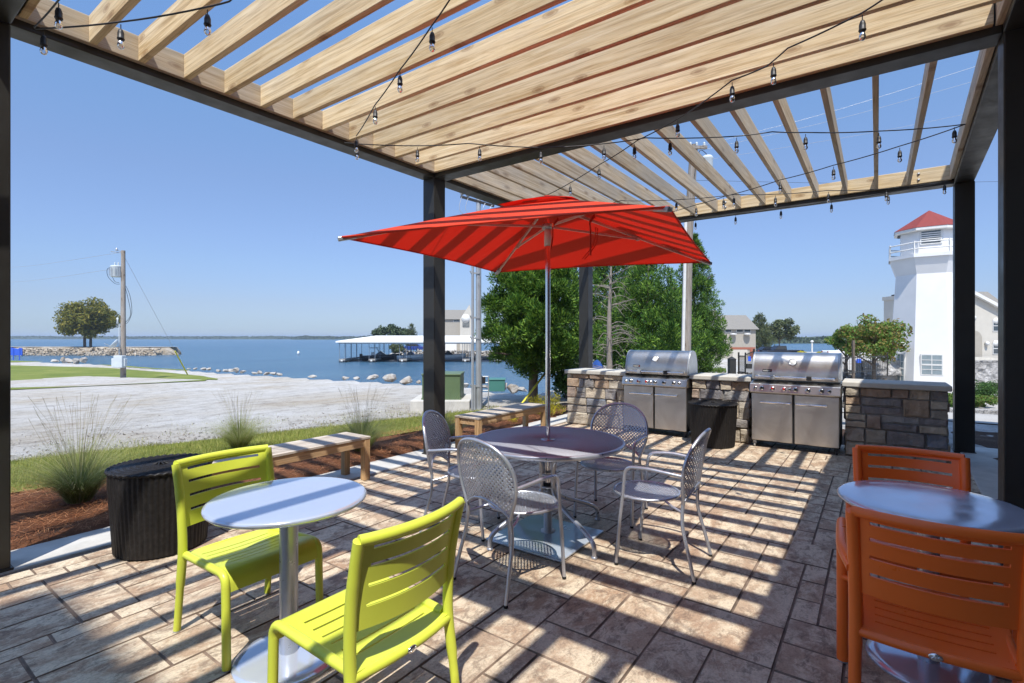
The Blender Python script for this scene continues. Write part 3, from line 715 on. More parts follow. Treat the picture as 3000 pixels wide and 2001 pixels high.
# ---- mesh-top table
TC = (3.304,2.043)
t = thing('mesh_table', (*TC,0), 'round silver mesh topped table with curved legs under the red parasol', 'table')
mb = MB(); mb.lathe([(.024,.716),(.555,.716)],96,None,True,False); mb.build('tabletop', M['meshtop'], t, solid=.002)
mb = MB(); mb.lathe([(.553,.690),(.570,.686),(.578,.692),(.580,.706),(.577,.716),(.568,.721),(.556,.719),(.553,.712)],96,None,True,False); mb.build('rim', M['silver'], t)
mb = MB(); mb.lathe([(.024,.712),(.052,.714),(.052,.722),(.030,.724),(.024,.722)],32,None,True,False); mb.build('grommet', M['silver'], t)
mb = MB()
for g in range(4):
    a = radians(45+90*g); mb.beam((.05*cos(a),.05*sin(a),.700),(.553*cos(a),.553*sin(a),.700),.02,.018)
mb.build('underframe', M['silver'], t)
for g in (160,249,340,65):
    a = radians(g); c,s_ = cos(a),sin(a)
    P = [(.46,.690),(.32,.66),(.13,.60),(.068,.53),(.062,.42),(.07,.33),(.16,.25),(.40,.155),(.50,.10),(.52,.05),(.52,.004)]
    mb = MB(); mb.tube(smoothpath([(r*c,r*s_,z) for r,z in P],5),.0165,12); mb.lathe([(.022,0),(.023,.006),(.018,.012)],12,Matrix.Translation((.52*c,.52*s_,0))); mb.build('leg', M['silver'], t)
mb = MB(); mb.lathe([(.066,.45),(.070,.45),(.070,.47),(.066,.47)],32,None,True,False); mb.lathe([(.064,.36),(.070,.36),(.070,.375),(.064,.375)],32,None,True,False); mb.build('leg_ring', M['silver'], t)
# ---- parasol and its base
pb = thing('parasol_stand', (3.235,2.02,0), 'square silver parasol stand with steel sleeve on the floor under the mesh table', 'parasol stand')
mb = MB(); mb.box((-.325,-.322,.006),(.325,.322,.020)); mb.build('plate', M['plate'], pb, bevel=.004)
mb = MB(); Mx = Matrix.Translation((TC[0]-3.235,TC[1]-2.02,0)); mb.lathe([(.055,.0205),(.055,.026),(.032,.030),(.032,.36),(.029,.365)],28,Mx); mb.build('sleeve', M['galv'], pb)
mb = MB(); mb.lathe([(.036,.345),(.040,.348),(.040,.385),(.030,.39),(.026,.39)],24,Mx); mb.build('clamp_collar', M['plastic'], pb)
UC = Vector((TC[0],TC[1],0)); ps = thing('parasol', UC, 'red square parasol open over the mesh table', 'parasol')
CORN = [Vector((2.048,2.878,2.16)),Vector((4.071,3.126,2.16)),Vector((4.631,1.193,2.16)),Vector((2.545,.856,2.16))]; AP = Vector((TC[0],TC[1]-.0,2.565))
mb = MB()
def panel(a, b, fr0, fr1, lift, n, m_):
    vs = []
    for j in range(m_+1):
        f = fr0+(fr1-fr0)*j/m_
        for i in range(n+1):
            k = i/n; p = AP.lerp(a,f).lerp(AP.lerp(b,f),k); sg = sin(pi*k)
            p = p+Vector((0,0,.012*sg*f*f+lift))
            e = ((a+b)/2-AP); e.z = 0
            p -= e*(.018*sg*f*f); vs.append(p-UC)
    return vs
def panels(mb, fr0, fr1, lift, n=14, m_=10, wave=0):
    for q in range(4):
        vs = panel(CORN[q],CORN[(q+1)%4],fr0,fr1,lift,n,m_)
        if wave:
            for i in range(n+1): vs[m_*(n+1)+i] = vs[m_*(n+1)+i]+Vector((0,0,wave*abs(sin(pi*i/n*1.0))))
        mb.add(vs,[(j*(n+1)+i,j*(n+1)+i+1,(j+1)*(n+1)+i+1,(j+1)*(n+1)+i) for j in range(m_) for i in range(n)],True)
panels(mb,.16,1,0); can = mb.build('canopy', M['canvas'], ps, clean=True)
mb = MB()
for q in range(4):
    e_ = panel(CORN[q],CORN[(q+1)%4],.985,1,0,14,1)[15:]; mb.tube(e_,.0065,6)
mb.build('hem', M['canvas'], can)
mb = MB(); panels(mb,0.0,.27,.022,12,6,.02); mb.build('vent_flap', M['canvas'], can, clean=True)
mb = MB(); mb.tube([(0,0,.032),(0,0,1.33)],.019,20); mb.tube([(0,0,1.33),(0,0,2.53)],.0185,20); mb.lathe([(.0215,1.325),(.0215,1.345)],20); mb.build('pole', M['chrome'], ps)
mb = MB(); mb.lathe([(.022,2.20),(.028,2.198),(.027,2.325),(.022,2.33)],24); mb.build('runner_sleeve', M['white_plastic'], ps)
mb = MB(); mb.lathe([(.021,2.325),(.045,2.33),(.05,2.345),(.045,2.362),(.021,2.365)],20); mb.lathe([(.0,2.50),(.045,2.505),(.045,2.53),(0,2.545)],16); mb.build('hub', M['galv'], ps)
for q in range(4):
    c = CORN[q]-UC; a = AP-UC+Vector((0,0,-.05))
    c2 = c+Vector((0,0,-.016)); mb = MB(); mb.beam(a,a.lerp(c2,1.0),.012,.02); rib = mb.build('rib', M['rib'], ps)
    md = a.lerp(c2,.52)+Vector((0,0,-.014)); h = Vector((0,0,2.345))+Vector((c.x,c.y,0)).normalized()*.045
    mb = MB(); mb.beam(h,md,.011,.016); mb.beam(md-Vector((0,0,.012)),md+Vector((0,0,.014)),.024,.02,Vector((1,0,0))); mb.build('strut', M['rib'], ps)
    d = (c-a).normalized(); mb = MB(); mb.beam(c-d*.11+Vector((0,0,-.012)),c+d*.012+Vector((0,0,-.012)),.035,.028); mb.build('corner_cap', M['galv'], ps, bevel=.006)
LF = lambda k: CORN[0].lerp(CORN[3],k)-UC
for k,dz in ((.70,.14),(.80,.17)):
    p = LF(k)+Vector((.02,0,-.04)); mb = MB(); pts = [p+Vector((.06,.0,.05)),p,p+Vector((.03,.01,-.03)),p+Vector((.05,.02,-dz*.6)),p+Vector((.05,.02,-dz))] if k > .75 else [p+Vector((.06,.0,.05)),p,p+Vector((.05,.03,-.05)),p+Vector((.06,.05,-.12))]
    for a,b in zip(pts,pts[1:]): mb.beam(a,b,.016,.003,Vector((0,1,0)))
    mb.build('tie_strap', M['canvas'], ps)
mb = MB()
for e in ((.22,-.30),(.33,-.34)):
    p = Vector((.10+e[0]*.3,-.32,2.33)); mb.tube(smoothpath([p,p+Vector((.01,.02,-.12)),p+Vector((-.06,.08,-.24))],5),.004,5)
mb.build('tie_cord', M['canvas'], ps)
# ---- woven metal armchairs
def lattice(inside, surf, x0, x1, y0, y1, p):
    mb = MB(); h = p*.70710678; d = {}
    k = int(max(x1-x0,y1-y0)/h)+3; cx,cy = (x0+x1)/2,(y0+y1)/2
    def vtx(a,b):
        key = (round(a*1000),round(b*1000))
        if key not in d:
            u = (a-b)*h*1.0; v = (a+b)*h*1.0
            d[key] = len(mb.v); wv = .0012*(1 if (int(math.floor(a+.5))+int(math.floor(b+.5)))%2 else -1)
            q = surf(cx+u,cy+v); mb.v.append((q[0],q[1],q[2]))
        return d[key]
    g0,g1 = .21,.79
    for i in range(-k,k):
        for j in range(-k,k):
            u = cx+(i-j)*h; v = cy+(i+j+1)*h
            if not inside(u,v): continue
            A = [(i,j),(i+g0,j),(i+g1,j),(i+1,j)]
            ys = [j,j+g0,j+g1,j+1]; xs = [i,i+g0,i+g1,i+1]
            for a in range(3):
                for b in range(3):
                    if a == 1 and b == 1: continue
                    mb.f.append((vtx(xs[a],ys[b]),vtx(xs[a+1],ys[b]),vtx(xs[a+1],ys[b+1]),vtx(xs[a],ys[b+1]))); mb.sm.append(True)
    return mb
OUT = [(.19,.455),(.205,.50),(.228,.56),(.246,.63),(.250,.70),(.236,.765),(.200,.825),(.14,.872),(.07,.895),(0,.902)]
def hw(z):
    if z <= OUT[0][1]: return OUT[0][0]
    for (xa,za),(xb,zb_) in zip(OUT,OUT[1:]):
        if za <= z <= zb_: return xa+(xb-xa)*(z-za)/(zb_-za)
    return 0
def bs(x,z): return (x, -.150-.075*(z-.45)/.43-.05*(1-(x/.25)**2), z)
proto = thing('mesh_armchair', (0,0,0), 'silver woven metal armchair nearest us with its rounded back to the camera', 'chair', group='silver woven metal armchairs')
arch = lambda x: .465+.085*(1-min(1,(x/.195)**2))
mb = lattice(lambda x,z: abs(x) < hw(z)-.002 and z > arch(x)+.002, bs, -.25,.25,.45,.89,.0205); mb.build('back_panel', M['silver'], proto, solid=.0025)
SY = .125
mb = lattice(lambda x,y: x*x+(y-SY)**2 < .214**2, lambda x,y:(x,y,.437+.012*((x*x+(y-SY)**2)/.046)), -.215,.215,SY-.215,SY+.215,.0205); st = mb.build('seat', M['silver'], proto, solid=.0025)
mb = MB(); mb.tube([(.216*cos(2*pi*i/40),SY+.216*sin(2*pi*i/40),.449) for i in range(40)],.0095,8,closed=True); mb.build('seat_rim', M['silver'], st)
mb = MB(); R = [bs(x,z) for x,z in OUT]; Lf = [bs(-x,z) for x,z in OUT[:-1]][::-1]; mb.tube(smoothpath(R+Lf,4),.0115,10); mb.build('back_frame', M['silver'], proto)
mb = MB(); mb.tube([bs(x,arch(x)) for x in [-.195+.39*i/14 for i in range(15)]],.008,8); mb.build('back_arch', M['silver'], proto)
for s in (-1,1):
    b0 = bs(s*.19,.455); mb = MB(); mb.tube(smoothpath([(s*.232,-.247,.012),(s*.222,-.215,.15),(s*.205,-.172,.32),(s*.19,b0[1]+.002,.455)],5),.0115,10); mb.tube([(s*.197,-.165,.41),(s*.17,-.10,.425),(s*.13,-.04,.444)],.008,8); lg = mb.build('leg', M['silver'], proto)
    mb = MB(); mb.lathe([(.0115,0),(.013,.003),(.013,.016)],10,Matrix.Translation((s*.232,-.247,0))); mb.build('foot_cap', M['rubber'], lg)
    q = bs(s*.247,.645); mb = MB(); mb.tube([(s*.239,.247,.012),(s*.236,.225,.30),(s*.236,.205,.46)],.0115,10); mb.tube([(s*.236,.205,.452),(s*.20,.185,.447)],.009,8); lg = mb.build('leg', M['silver'], proto)
    mb = MB(); mb.lathe([(.0115,0),(.013,.003),(.013,.016)],10,Matrix.Translation((s*.239,.247,0))); mb.build('foot_cap', M['rubber'], lg)
    mb = MB(); mb.tube(fillet([(s*.236,.205,.455),(s*.240,.185,.655),(s*.262,.03,.668),(s*.258,-.10,.655),(q[0],q[1]+.005,.645)],.055,6),.0115,10); mb.build('armrest', M['silver'], proto)
def seat_at(o, f, b, label):
    f0 = Vector(f[0]).lerp(Vector(f[1]),.5); b0 = Vector(b[0]).lerp(Vector(b[1]),.5); c = (f0+b0)/2; d = f0-b0
    o.location = (c.x,c.y,0); o.rotation_euler = (0,0,atan2(d.y,d.x)-pi/2); o['label'] = label
spots = [([(2.81,2.05),(2.754,1.575)],[(2.331,2.128),(2.27,1.667)],'silver woven metal armchair nearest us with its rounded back to the camera'),
 ([(3.114,1.401),(3.592,1.417)],[(3.155,.901),(3.599,.926)],'silver woven metal armchair in profile on the right, toward the orange chairs'),
 ([(3.331,2.541),(2.904,2.356)],[(3.136,2.99),(2.709,2.806)],'silver woven metal armchair on the left in front of the middle black post'),
 ([(3.738,2.037),(3.79,1.57)],[(4.207,2.091),(4.26,1.632)],'silver woven metal armchair facing us from beyond the table before the left grill')]
for i,(f,b,lb) in enumerate(spots):
    o = proto if i == 0 else copy_tree(proto); seat_at(o,f,b,lb)
# ---- stone piers
def pier(v0, v1, u0, label, seed, h=.872):
    W_ = v1-v0; t = thing('stone_wall', (u0,v1,0), label, 'wall', radians(-90), 'stone piers of the grill counter'); dp = .58
    mb = MB(); mb.box((.03,.035,0),(W_-.03,dp-.03,h)); mb.build('mortar_core', M['mortar'], t)
    r = random.Random(seed); mb = MB()
    def face(length, place, L0):
        z = .004
        while z < h-.03:
            rh = min(r.choice([.12,.15,.18,.21,.25]), h-z)
            if h-z-rh < .06: rh = h-z
            x = 0
            while x < length-.01:
                w = r.choice([.11,.16,.2,.24,.28,.34,.4])*r.uniform(.9,1.1)
                if length-x-w < .10: w = length-x
                split = rh > .16 and r.random() < .33
                for (za,zb_) in (((z,z+rh*.48),(z+rh*.5,z+rh)) if split else ((z,z+rh),)):
                    g = .006; pr = r.uniform(-.004,.026); GX = (0,.05,.2,.4,.6,.8,.95,1); GY = (0,.08,.35,.65,.92,1); n1,n2 = 7,5; tilt = r.uniform(-.012,.012); off = r.uniform(0,99)
                    a0,a1,b0,b1 = x+g,x+w-g,za+g,zb_-g
                    vs = []
                    for j in range(n2+1):
                        for i in range(n1+1):
                            aa = a0+(a1-a0)*GX[i]; bb = b0+(b1-b0)*GY[j]; ed = min(i,n1-i,1)*min(j,n2-j,1)
                            nn = noise.noise(Vector((aa*9+off,bb*9,off)))
                            aa2 = aa+.010*noise.noise(Vector((aa*11,bb*11+off,1))); bb2 = bb+.010*noise.noise(Vector((aa*14,bb*14,off+5)))
                            d = (.006+pr+.022*nn+tilt*(i-3.5)/3.5) if ed else -.002+pr*.5
                            vs.append(place(aa2,bb2,d))
                    k = n1+1; fs = [(j*k+i,j*k+i+1,(j+1)*k+i+1,(j+1)*k+i) for j in range(n2) for i in range(n1)]
                    rim = list(range(k))+[j*k+n1 for j in range(1,n2+1)]+[n2*k+i for i in range(n1-1,-1,-1)]+[j*k for j in range(n2-1,0,-1)]
                    o = len(vs)
                    for q in rim:
                        i_,j_ = q%k,q//k; vs.append(place(a0+(a1-a0)*GX[i_],b0+(b1-b0)*GY[j_],-.05))
                    m_ = len(rim)
                    fs += [(rim[(q+1)%m_],rim[q],o+q,o+(q+1)%m_) for q in range(m_)]
                    mb.add(vs,fs,False)
                x += w
            z += rh
    face(W_, lambda a,b,d: Vector((a,.022-d,b)), 0)
    face(dp-.03, lambda a,b,d: Vector((.018-d,dp-.03-a+.02,b)), 0)
    face(dp-.03, lambda a,b,d: Vector((W_-.018+d,a+.02,b)), 0)
    o = mb.build('stone_face', M['stones'], t)
    mb = MB(); mb.box((-.03,-.03,h),(W_+.03,dp+.02,h+.066)); mb.build('coping', M['cap'], t, bevel=.012)
    return t
pier(3.315,4.39,7.72,'sunlit stone pier left of the grills with a pale coping',11)
pier(1.455,2.25,7.72,'narrow stone pier between the two grills behind the wicker drum',12)
pier(-.67,.335,7.70,'shaded stone wall right of the grills with a grey coping',13)
# ---- grills
def grill(loc, Wd, label):
    t = thing('gas_grill', loc, label, 'grill', radians(-90), 'stainless gas grills'); h = Wd/2; st = M['stainless']
    mb = MB(); mb.box((-h+.012,.03,.085),(h-.012,.60,.74)); mb.build('cabinet', M['plastic'], t, bevel=.004)
    for s in (-1,1):
        x0,x1 = (-h+.018,-.012) if s < 0 else (.012,h-.018)
        mb = MB(); mb.box((x0,.002,.098),(x1,.028,.738)); d = mb.build('door', st, t, bevel=.006)
        a,b = (-h*.75,-.03) if s < 0 else (.03,h*.72)
        mb = MB(); mb.tube([(a,-.038,.622),(b,-.038,.622)],.0135,12)
        for x in (a+.03,b-.03): mb.tube([(x,-.035,.622),(x,.003,.622)],.008,8)
        mb.build('handle', M['chrome'], d)
    mb = MB(); mb.prism([(-.03,.745),(-.045,.76),(-.02,.868),(.13,.905),(.62,.905),(.62,.745)],-h,h,Matrix(((0,0,1,0),(1,0,0,0),(0,1,0,0),(0,0,0,1)))); cp = mb.build('control_panel', st, t, bevel=.006)
    for i,fx in enumerate((.068,.144,.268,.398,.461,.525,.661,.805,.886)):
        x = -h+Wd*fx; big = i not in (0,4,8); r = .0235 if big else .016
        nrm = Matrix.Translation((x,-.034,.812))@Matrix.Rotation(radians(90-13),4,'X')
        mb = MB(); mb.lathe([(r+.007,-.002),(r+.007,.006),(r+.003,.009),(r,.010),(r*.96,.030),(r*.8,.034),(0,.034)],20,nrm); k = mb.build('knob', M['chrome'], cp)
        mb = MB(); mb.lathe([(r*.70,.0335),(r*.70,.0355),(0,.0358)],16,nrm); mb.box((-.004,-r*.8,.034),(.004,r*.8,.041),nrm); mb.build('knob_face', M['red_lens'] if i in (2,3) else M['knob_black'], k)
    # lid: profile swept across, with end caps
    lp = [(.085,.925),(.080,.97),(.083,1.04),(.10,1.12),(.13,1.20),(.17,1.255),(.22,1.283),(.30,1.292),(.38,1.283),(.45,1.25),(.50,1.18),(.53,1.07),(.54,.925)]
    Mx = Matrix(((0,0,1,0),(1,0,0,0),(0,1,0,0),(0,0,0,1)))
    vs = []; n = len(lp); q = smoothpath([Vector((0,a,b)) for a,b in lp],3); n = len(q); nx_ = 12; lx = h-.035
    mb = MB(); mb.add([Vector((-lx+2*lx*i/nx_,p.y,p.z)) for p in q for i in range(nx_+1)],[(j*(nx_+1)+i,j*(nx_+1)+i+1,(j+1)*(nx_+1)+i+1,(j+1)*(nx_+1)+i) for j in range(n-1) for i in range(nx_)],True)
    lid = mb.build('lid', st, t)
    for s in (-1,1):
        x = s*lx; mb = MB(); poly = [(p.y-.0,p.z) for p in q]; c = Vector((0,.31,1.08)); big = [(c.y+(y-c.y)*1.012,c.z+(z-c.z)*1.012 if z > .93 else z) for y,z in poly]
        mb.prism(big, min(x,x+s*.028), max(x,x+s*.028), Mx); mb.build('lid_end', M['galv'] if s < 0 else M['galv'], lid, bevel=.006)
    mb = MB(); mb.tube([(-lx+.03,.02,.965),(lx-.03,.02,.965)],.0125,14)
    for x in (-lx+.05,lx-.05): mb.beam((x,.022,.965),(x,.085,.965),.022,.03)
    mb.build('handle', M['chrome'], lid)
    for fx,m_ in ((-.48*h,M['galv']),(.335*h,M['plastic'])):
        mb = MB(); mb.box((fx-.03,-.005,.935),(fx+.03,.05,.99)); mb.build('handle_lamp', m_, lid, bevel=.008)
    Mt = Matrix.Translation((-.02,.117,1.165))@Matrix.Rotation(radians(90-22),4,'X')
    mb = MB(); mb.lathe([(.05,-.01),(.05,.008),(.044,.012),(.041,.009)],28,Mt); g = mb.build('thermometer', M['chrome'], lid)
    mb = MB(); mb.lathe([(.041,.009),(0,.0092)],28,Mt); mb.build('dial', M['trim'], g)
    mb = MB(); Mb = Matrix.Translation((-h*.62,.085,1.045))@Matrix.Rotation(radians(90-8),4,'X'); mb.box((-.058,-.019,.0),(.058,.019,.006),Mb); bd = mb.build('badge', M['plastic'], lid, bevel=.002)
    cu = bpy.data.curves.new('badge_lettering','FONT'); cu.body = 'weber'; cu.size = .036; cu.align_x = 'CENTER'; cu.align_y = 'CENTER'; cu.extrude = .0006
    tmp = bpy.data.objects.new('tmp',cu); COL.objects.link(tmp); me = bpy.data.meshes.new_from_object(tmp.evaluated_get(bpy.context.evaluated_depsgraph_get())); bpy.data.objects.remove(tmp); bpy.data.curves.remove(cu); me.materials.clear(); me.materials.append(M['trim'])
    me.transform(Matrix.Translation((-h*.62-.006,.0795,1.0455))@Matrix.Rotation(radians(90-8),4,'X')); to = bpy.data.objects.new('badge_lettering',me); COL.objects.link(to); to.parent = bd
    mb = MB(); mb.box((.043,-.006,.006),(.053,.006,.0075),Mb); mb.build('badge_mark', M['red_lens'], bd)
    for k in range(9): x = -lx+.09+k*(2*lx-.18)/8; mb = MB(); mb.box((x-.025,.055,.9005),(x+.025,.075,.9075)); mb.build('vent_slot', M['plastic'], cp)
    for s in (-1,1):
        for y in (.06,.55):
            mb = MB(); mb.lathe([(.0,-.012),(.026,-.012),(.030,-.006),(.030,.006),(.026,.012),(0,.012)],16,Matrix.Translation((s*(h-.05),y,.031))@Matrix.Rotation(radians(90),4,'Y')); mb.box((s*(h-.05)-.02,y-.018,.045),(s*(h-.05)+.02,y+.018,.09)); mb.build('caster', M['plastic'] if y > .1 or s > 0 else M['galv'], t)
    return t
grill((7.60,2.785,0),1.02,'stainless gas grill behind the parasol table, left of the two')
grill((7.58,.895,0),1.05,'stainless gas grill beside the shaded stone wall, right of the two')
# ================================================================ PLANTS
def grass_clump(p, h, n, spread, label, seed, plume=26):
    r = random.Random(seed); t = thing('ornamental_grass', p, label, 'grass clump', group='ornamental grass clumps in the mulch'); mb = MB()
    for i in range(n):
        a = r.uniform(0,2*pi); ln = h*r.uniform(.4,1.05); bend = spread*r.random()**.6; k = 5; w = r.uniform(.0011,.0021); b = Vector((cos(a),sin(a),0))*.09*r.random()
        q = Vector((-sin(a),cos(a),0)); pts = []
        for j in range(k+1):
            s = j/k; pts.append(b+Vector((cos(a),sin(a),0))*(bend*ln*(.45*s+.55*s*s))+Vector((0,0,ln*(s-.42*bend*s*s))))
        vs = [];
        for j,pt in enumerate(pts): ww = w*(1-.85*j/k); vs += [pt-q*ww,pt+q*ww]
        mb.add(vs,[(2*j,2*j+1,2*j+3,2*j+2) for j in range(k)],True)
    mb.build('leaf_blades', M['blade'], t)
    mb = MB()
    for i in range(plume):
        a = r.uniform(0,2*pi); ln = h*r.uniform(.9,1.45); bend = r.uniform(.1,1.0)
        pts = [Vector((cos(a)*.06*r.random()+cos(a)*bend*ln*s**1.5*.5, sin(a)*bend*ln*s**1.5*.5, ln*s)) for s in (0,.25,.5,.75,1)]
        mb.tube(pts,[.0010,.0008,.0007,.0007,.0012],3,cap=False)
    mb.build('flower_stalks', M['stalk'], t)
grass_clump(Vector((1.43,5.85,.02)),.68,3200,1.2,'largest fine ornamental grass clump beside the wicker drum on the left',1,60)
grass_clump(Vector((3.38,6.95,.0)),.58,2200,1.1,'fine ornamental grass clump behind the lime chairs above the left bench',2,40)
grass_clump(Vector((4.2,5.42,.02)),.62,2400,1.15,'fine ornamental grass clump just left of the middle black post',3,44)
grass_clump(Vector((5.42,5.12,.02)),.48,1300,1.1,'smaller fine grass clump partly hidden behind the middle black post',4,20)
def leafy(name, parent, mat_, blobs, n, size, seed, shape='leaf', up=0.0, gap=-9, gapf=2, core=(), cf=.2):
    """foliage: leaf faces spread through overlapping clumps"""
    r = random.Random(seed); mb = MB(); tot = sum(b[3]**2 for b in blobs); tc_ = sum(b[3]**2 for b in core) or 1; q0 = gap
    for (x,y,z,R),n_,inner in [(b,n/tot,False) for b in blobs]+[(b,n*cf/tc_,True) for b in core]:
        k = int(n_*R*R); gap = -9 if inner else q0-.12
        for i in range(k):
            d = Vector((r.gauss(0,1),r.gauss(0,1),r.gauss(0,1))).normalized(); rr = R*(r.random()**(.30 if shape == 'spray' else .42))*(1+.25*noise.noise(d*2.3+Vector((x,y,z))))
            c = Vector((x,y,z))+Vector((d.x*rr,d.y*rr,d.z*rr*.85))
            if shape == 'spray':
                ax = (d*.75+Vector((r.uniform(-.5,.5),r.uniform(-.5,.5),up+r.uniform(-.2,.6)))).normalized(); s = size*r.uniform(.5,1.35)
                if noise.noise(c*gapf+Vector((seed,0,0))) < gap: continue
                sd = ax.cross(Vector((r.uniform(-1,1),r.uniform(-1,1),r.uniform(-1,1)))).normalized()*s*.12
                mb.add([c-sd*.5,c+ax*s*.45-sd,c+ax*s,c+ax*s*.45+sd,],[(0,1,2,3)])
            else:
                nrm = (d*.6+Vector((r.uniform(-1,1),r.uniform(-1,1),r.uniform(-.2,1)))).normalized(); a = nrm.orthogonal().normalized(); g = r.uniform(0,6.28); b = nrm.cross(a); p_ = a*cos(g)+b*sin(g); q_ = nrm.cross(p_); s = size*r.uniform(.6,1.3)
                mb.add([c-p_*s,c-q_*s*.45+nrm*s*.1,c+p_*s,c+q_*s*.45+nrm*s*.1],[(0,1,2,3)])
    return mb.build(name, mat_, parent)
def trunk(parent, pts, r0, r1, mat_, limbs=(), name='trunk', n=9):
    mb = MB(); P = smoothpath(pts,4); k = len(P); mb.tube(P,[r0+(r1-r0)*i/(k-1)+.12*r0*noise.noise(p*4) for i,p in enumerate(P)],n)
    for a,b,ra in limbs:
        a = Vector(a); b = Vector(b); m_ = a.lerp(b,.5)+Vector((0,0,.06*(b-a).length)); mb.tube(smoothpath([a,m_,b],4),[ra*(1-.8*i/8) for i in range(9)],6)
    return mb.build(name, mat_, parent)
def conifer(p, H_, R, label, seed, n, size, m_='juniper', base=.12, tr=.14, taper=1.0, group='evergreens beyond the grill counter', lean=0):
    t = thing('evergreen_tree', p, label, 'tree', group=group); r = random.Random(seed)
    trunk(t,[(0,0,-.1),(.04,.02,H_*.3),(.0,.05,H_*.6),(0,0,H_*.95)],tr,tr*.15,M['bark'],[((0,0,H_*(.15+.07*i)),(R*.7*cos(i*2.4),R*.7*sin(i*2.4),H_*(.2+.075*i)),tr*.4) for i in range(8)])
    bl = []; nb = 230
    for i in range(nb):
        f = (i+.5)/nb; z = H_*(base+(1-base)*f); prof = (sin(min(1,(f+.06)*3.0)*pi/2))*(1-f**(1.4*taper))**.8
        for k in range(2):
            a = r.uniform(0,2*pi); rr = R*prof*sqrt(r.uniform(.35,1.0)); bl.append((rr*cos(a)+lean*f,rr*sin(a),z+r.uniform(-.1,.1),R*r.uniform(.11,.19)*(.5+.5*prof)))
    core = [(0,0,H_*(base+(1-base)*f),R*.62*sin(min(1,(f+.06)*3.0)*pi/2)*(1-f**(1.4*taper))**.8) for f in (.08,.2,.32,.44,.56,.68,.8)]
    mbc = leafy('crown', t, M[m_], bl, n, size, seed, 'spray', .45, .0, 2.6/max(R,1), core, .3); return t
def cam_at(px, D, z): return W((px-1500)/F*D, D, z)
def roundtree(p, H_, R, label, seed, n, size, m_, trunks=((0,0),), trunk_h=.28, flat=.8, group=None, gaps=34, tr=.13):
    t = thing('broadleaf_tree', p, label, 'tree', group=group); r = random.Random(seed)
    for (tx,ty) in trunks:
        tp = Vector((tx*.6,ty*.6,H_*.62)); trunk(t,[(tx,ty,-.2),(tx*1.05,ty*1.05,H_*.2),(tx*.9+.1,ty*.9,H_*.4),tp],tr,tr*.4,M['bark'],[((tx,ty,H_*(.26+.05*i)),(tx+R*.75*cos(i*1.9+tx),ty+R*.75*sin(i*1.9),H_*(.42+.06*i)),tr*.5) for i in range(6)])
    bl = []
    for i in range(gaps):
        d = Vector((r.gauss(0,1),r.gauss(0,1),r.gauss(0,1))).normalized(); k = r.uniform(.45,.92)
        bl.append((d.x*R*k,d.y*R*k,H_*(trunk_h+(1-trunk_h)*.5)+d.z*H_*(1-trunk_h)*.45*k,R*r.uniform(.18,.34)))
    leafy('crown', t, M[m_], bl, n, size, seed); return t
def shrub(p, w, h, label, seed, n, size, m_, name='shrub', group=None, shape='leaf'):
    t = thing(name, p, label, 'shrub', group=group); r = random.Random(seed)
    bl = [(r.uniform(-.6,.6)*w,r.uniform(-.6,.6)*w*.7,h*r.uniform(.15,.75),min(w,h)*r.uniform(.22,.40)) for i in range(16)]
    leafy('foliage', t, M[m_], bl, n, size, seed, shape, .6); mb = MB()
    for i in range(6): mb.tube([(0,0,-.02),(w*.5*cos(i),w*.4*sin(i),h*.7)],[.012,.004],5)
    mb.build('stems', M['bark'], t); return t
g = gnd(1562,1176); conifer(g,4.3,1.36,'dense bright green juniper standing behind the parasol pole',21,110000,.095,base=.17,taper=1.6,tr=.13)
p = cam_at(1900,22,-.55); conifer(p,5.6,2.3,'broad dense evergreen behind the left grill and the dead tree',22,60000,.15,base=.03,taper=1.5)
p = cam_at(1795,25,-.6); conifer(p,8.6,2.2,'tallest evergreen, rising behind the parasol to the pergola rafters',23,36000,.19,base=.08,taper=1.2)
p = cam_at(2035,27,-.8); conifer(p,7.6,1.95,'tall slender evergreen right of the wooden utility pole',24,56000,.15,base=.02,taper=.9)
p = cam_at(1690,26,-.6); conifer(p,5.6,1.5,'dark evergreen filling the gap between the juniper and the back black post',25,13000,.18,m_='pine',base=.03)
# dead tree
p = cam_at(1786,17.5,-.35); t = thing('dead_tree', p, 'bare grey dead tree with drooping twigs beside the back black post', 'tree'); r = random.Random(4); mb = MB(); mb.tube([(0,0,-.1),(.05,.03,1.2),(.0,.02,2.4),(.12,0,4.3)],[.12,.10,.08,.03],8); mb.build('trunk', M['dead_bark'], t)
for i in range(46):
    z = .7+3.3*r.random(); a = r.uniform(0,6.28); ln = r.uniform(.5,1.25); mb = MB(); e = Vector((cos(a)*ln,sin(a)*ln,z+r.uniform(-.25,.3))); m_ = Vector((cos(a)*ln*.5,sin(a)*ln*.5,z+.12)); mb.tube(smoothpath([(0.04,0.02,z),m_,e],3),[.018-.0024*j for j in range(7)],5)
    for q in range(4):
        s = m_.lerp(e,r.random()); mb.tube([s,s+Vector((r.uniform(-.3,.3),r.uniform(-.3,.3),r.uniform(-.35,.1)))],[.005,.002],4)
    mb.build('branch', M['dead_bark'], t)
g = gnd(1660,1170); shrub(g,.75,1.35,'upright dark leafy shrub left of the sunlit stone pier',31,3800,.045,'pine')
shrub(gnd(1607,1217),.42,.42,'golden yellow shrub behind the far bench end',32,4200,.032,'golden',shape='spray')
shrub(gnd(1505,1236),.30,.22,'low golden green shrub under the far bench',33,1500,.03,'golden',shape='spray')
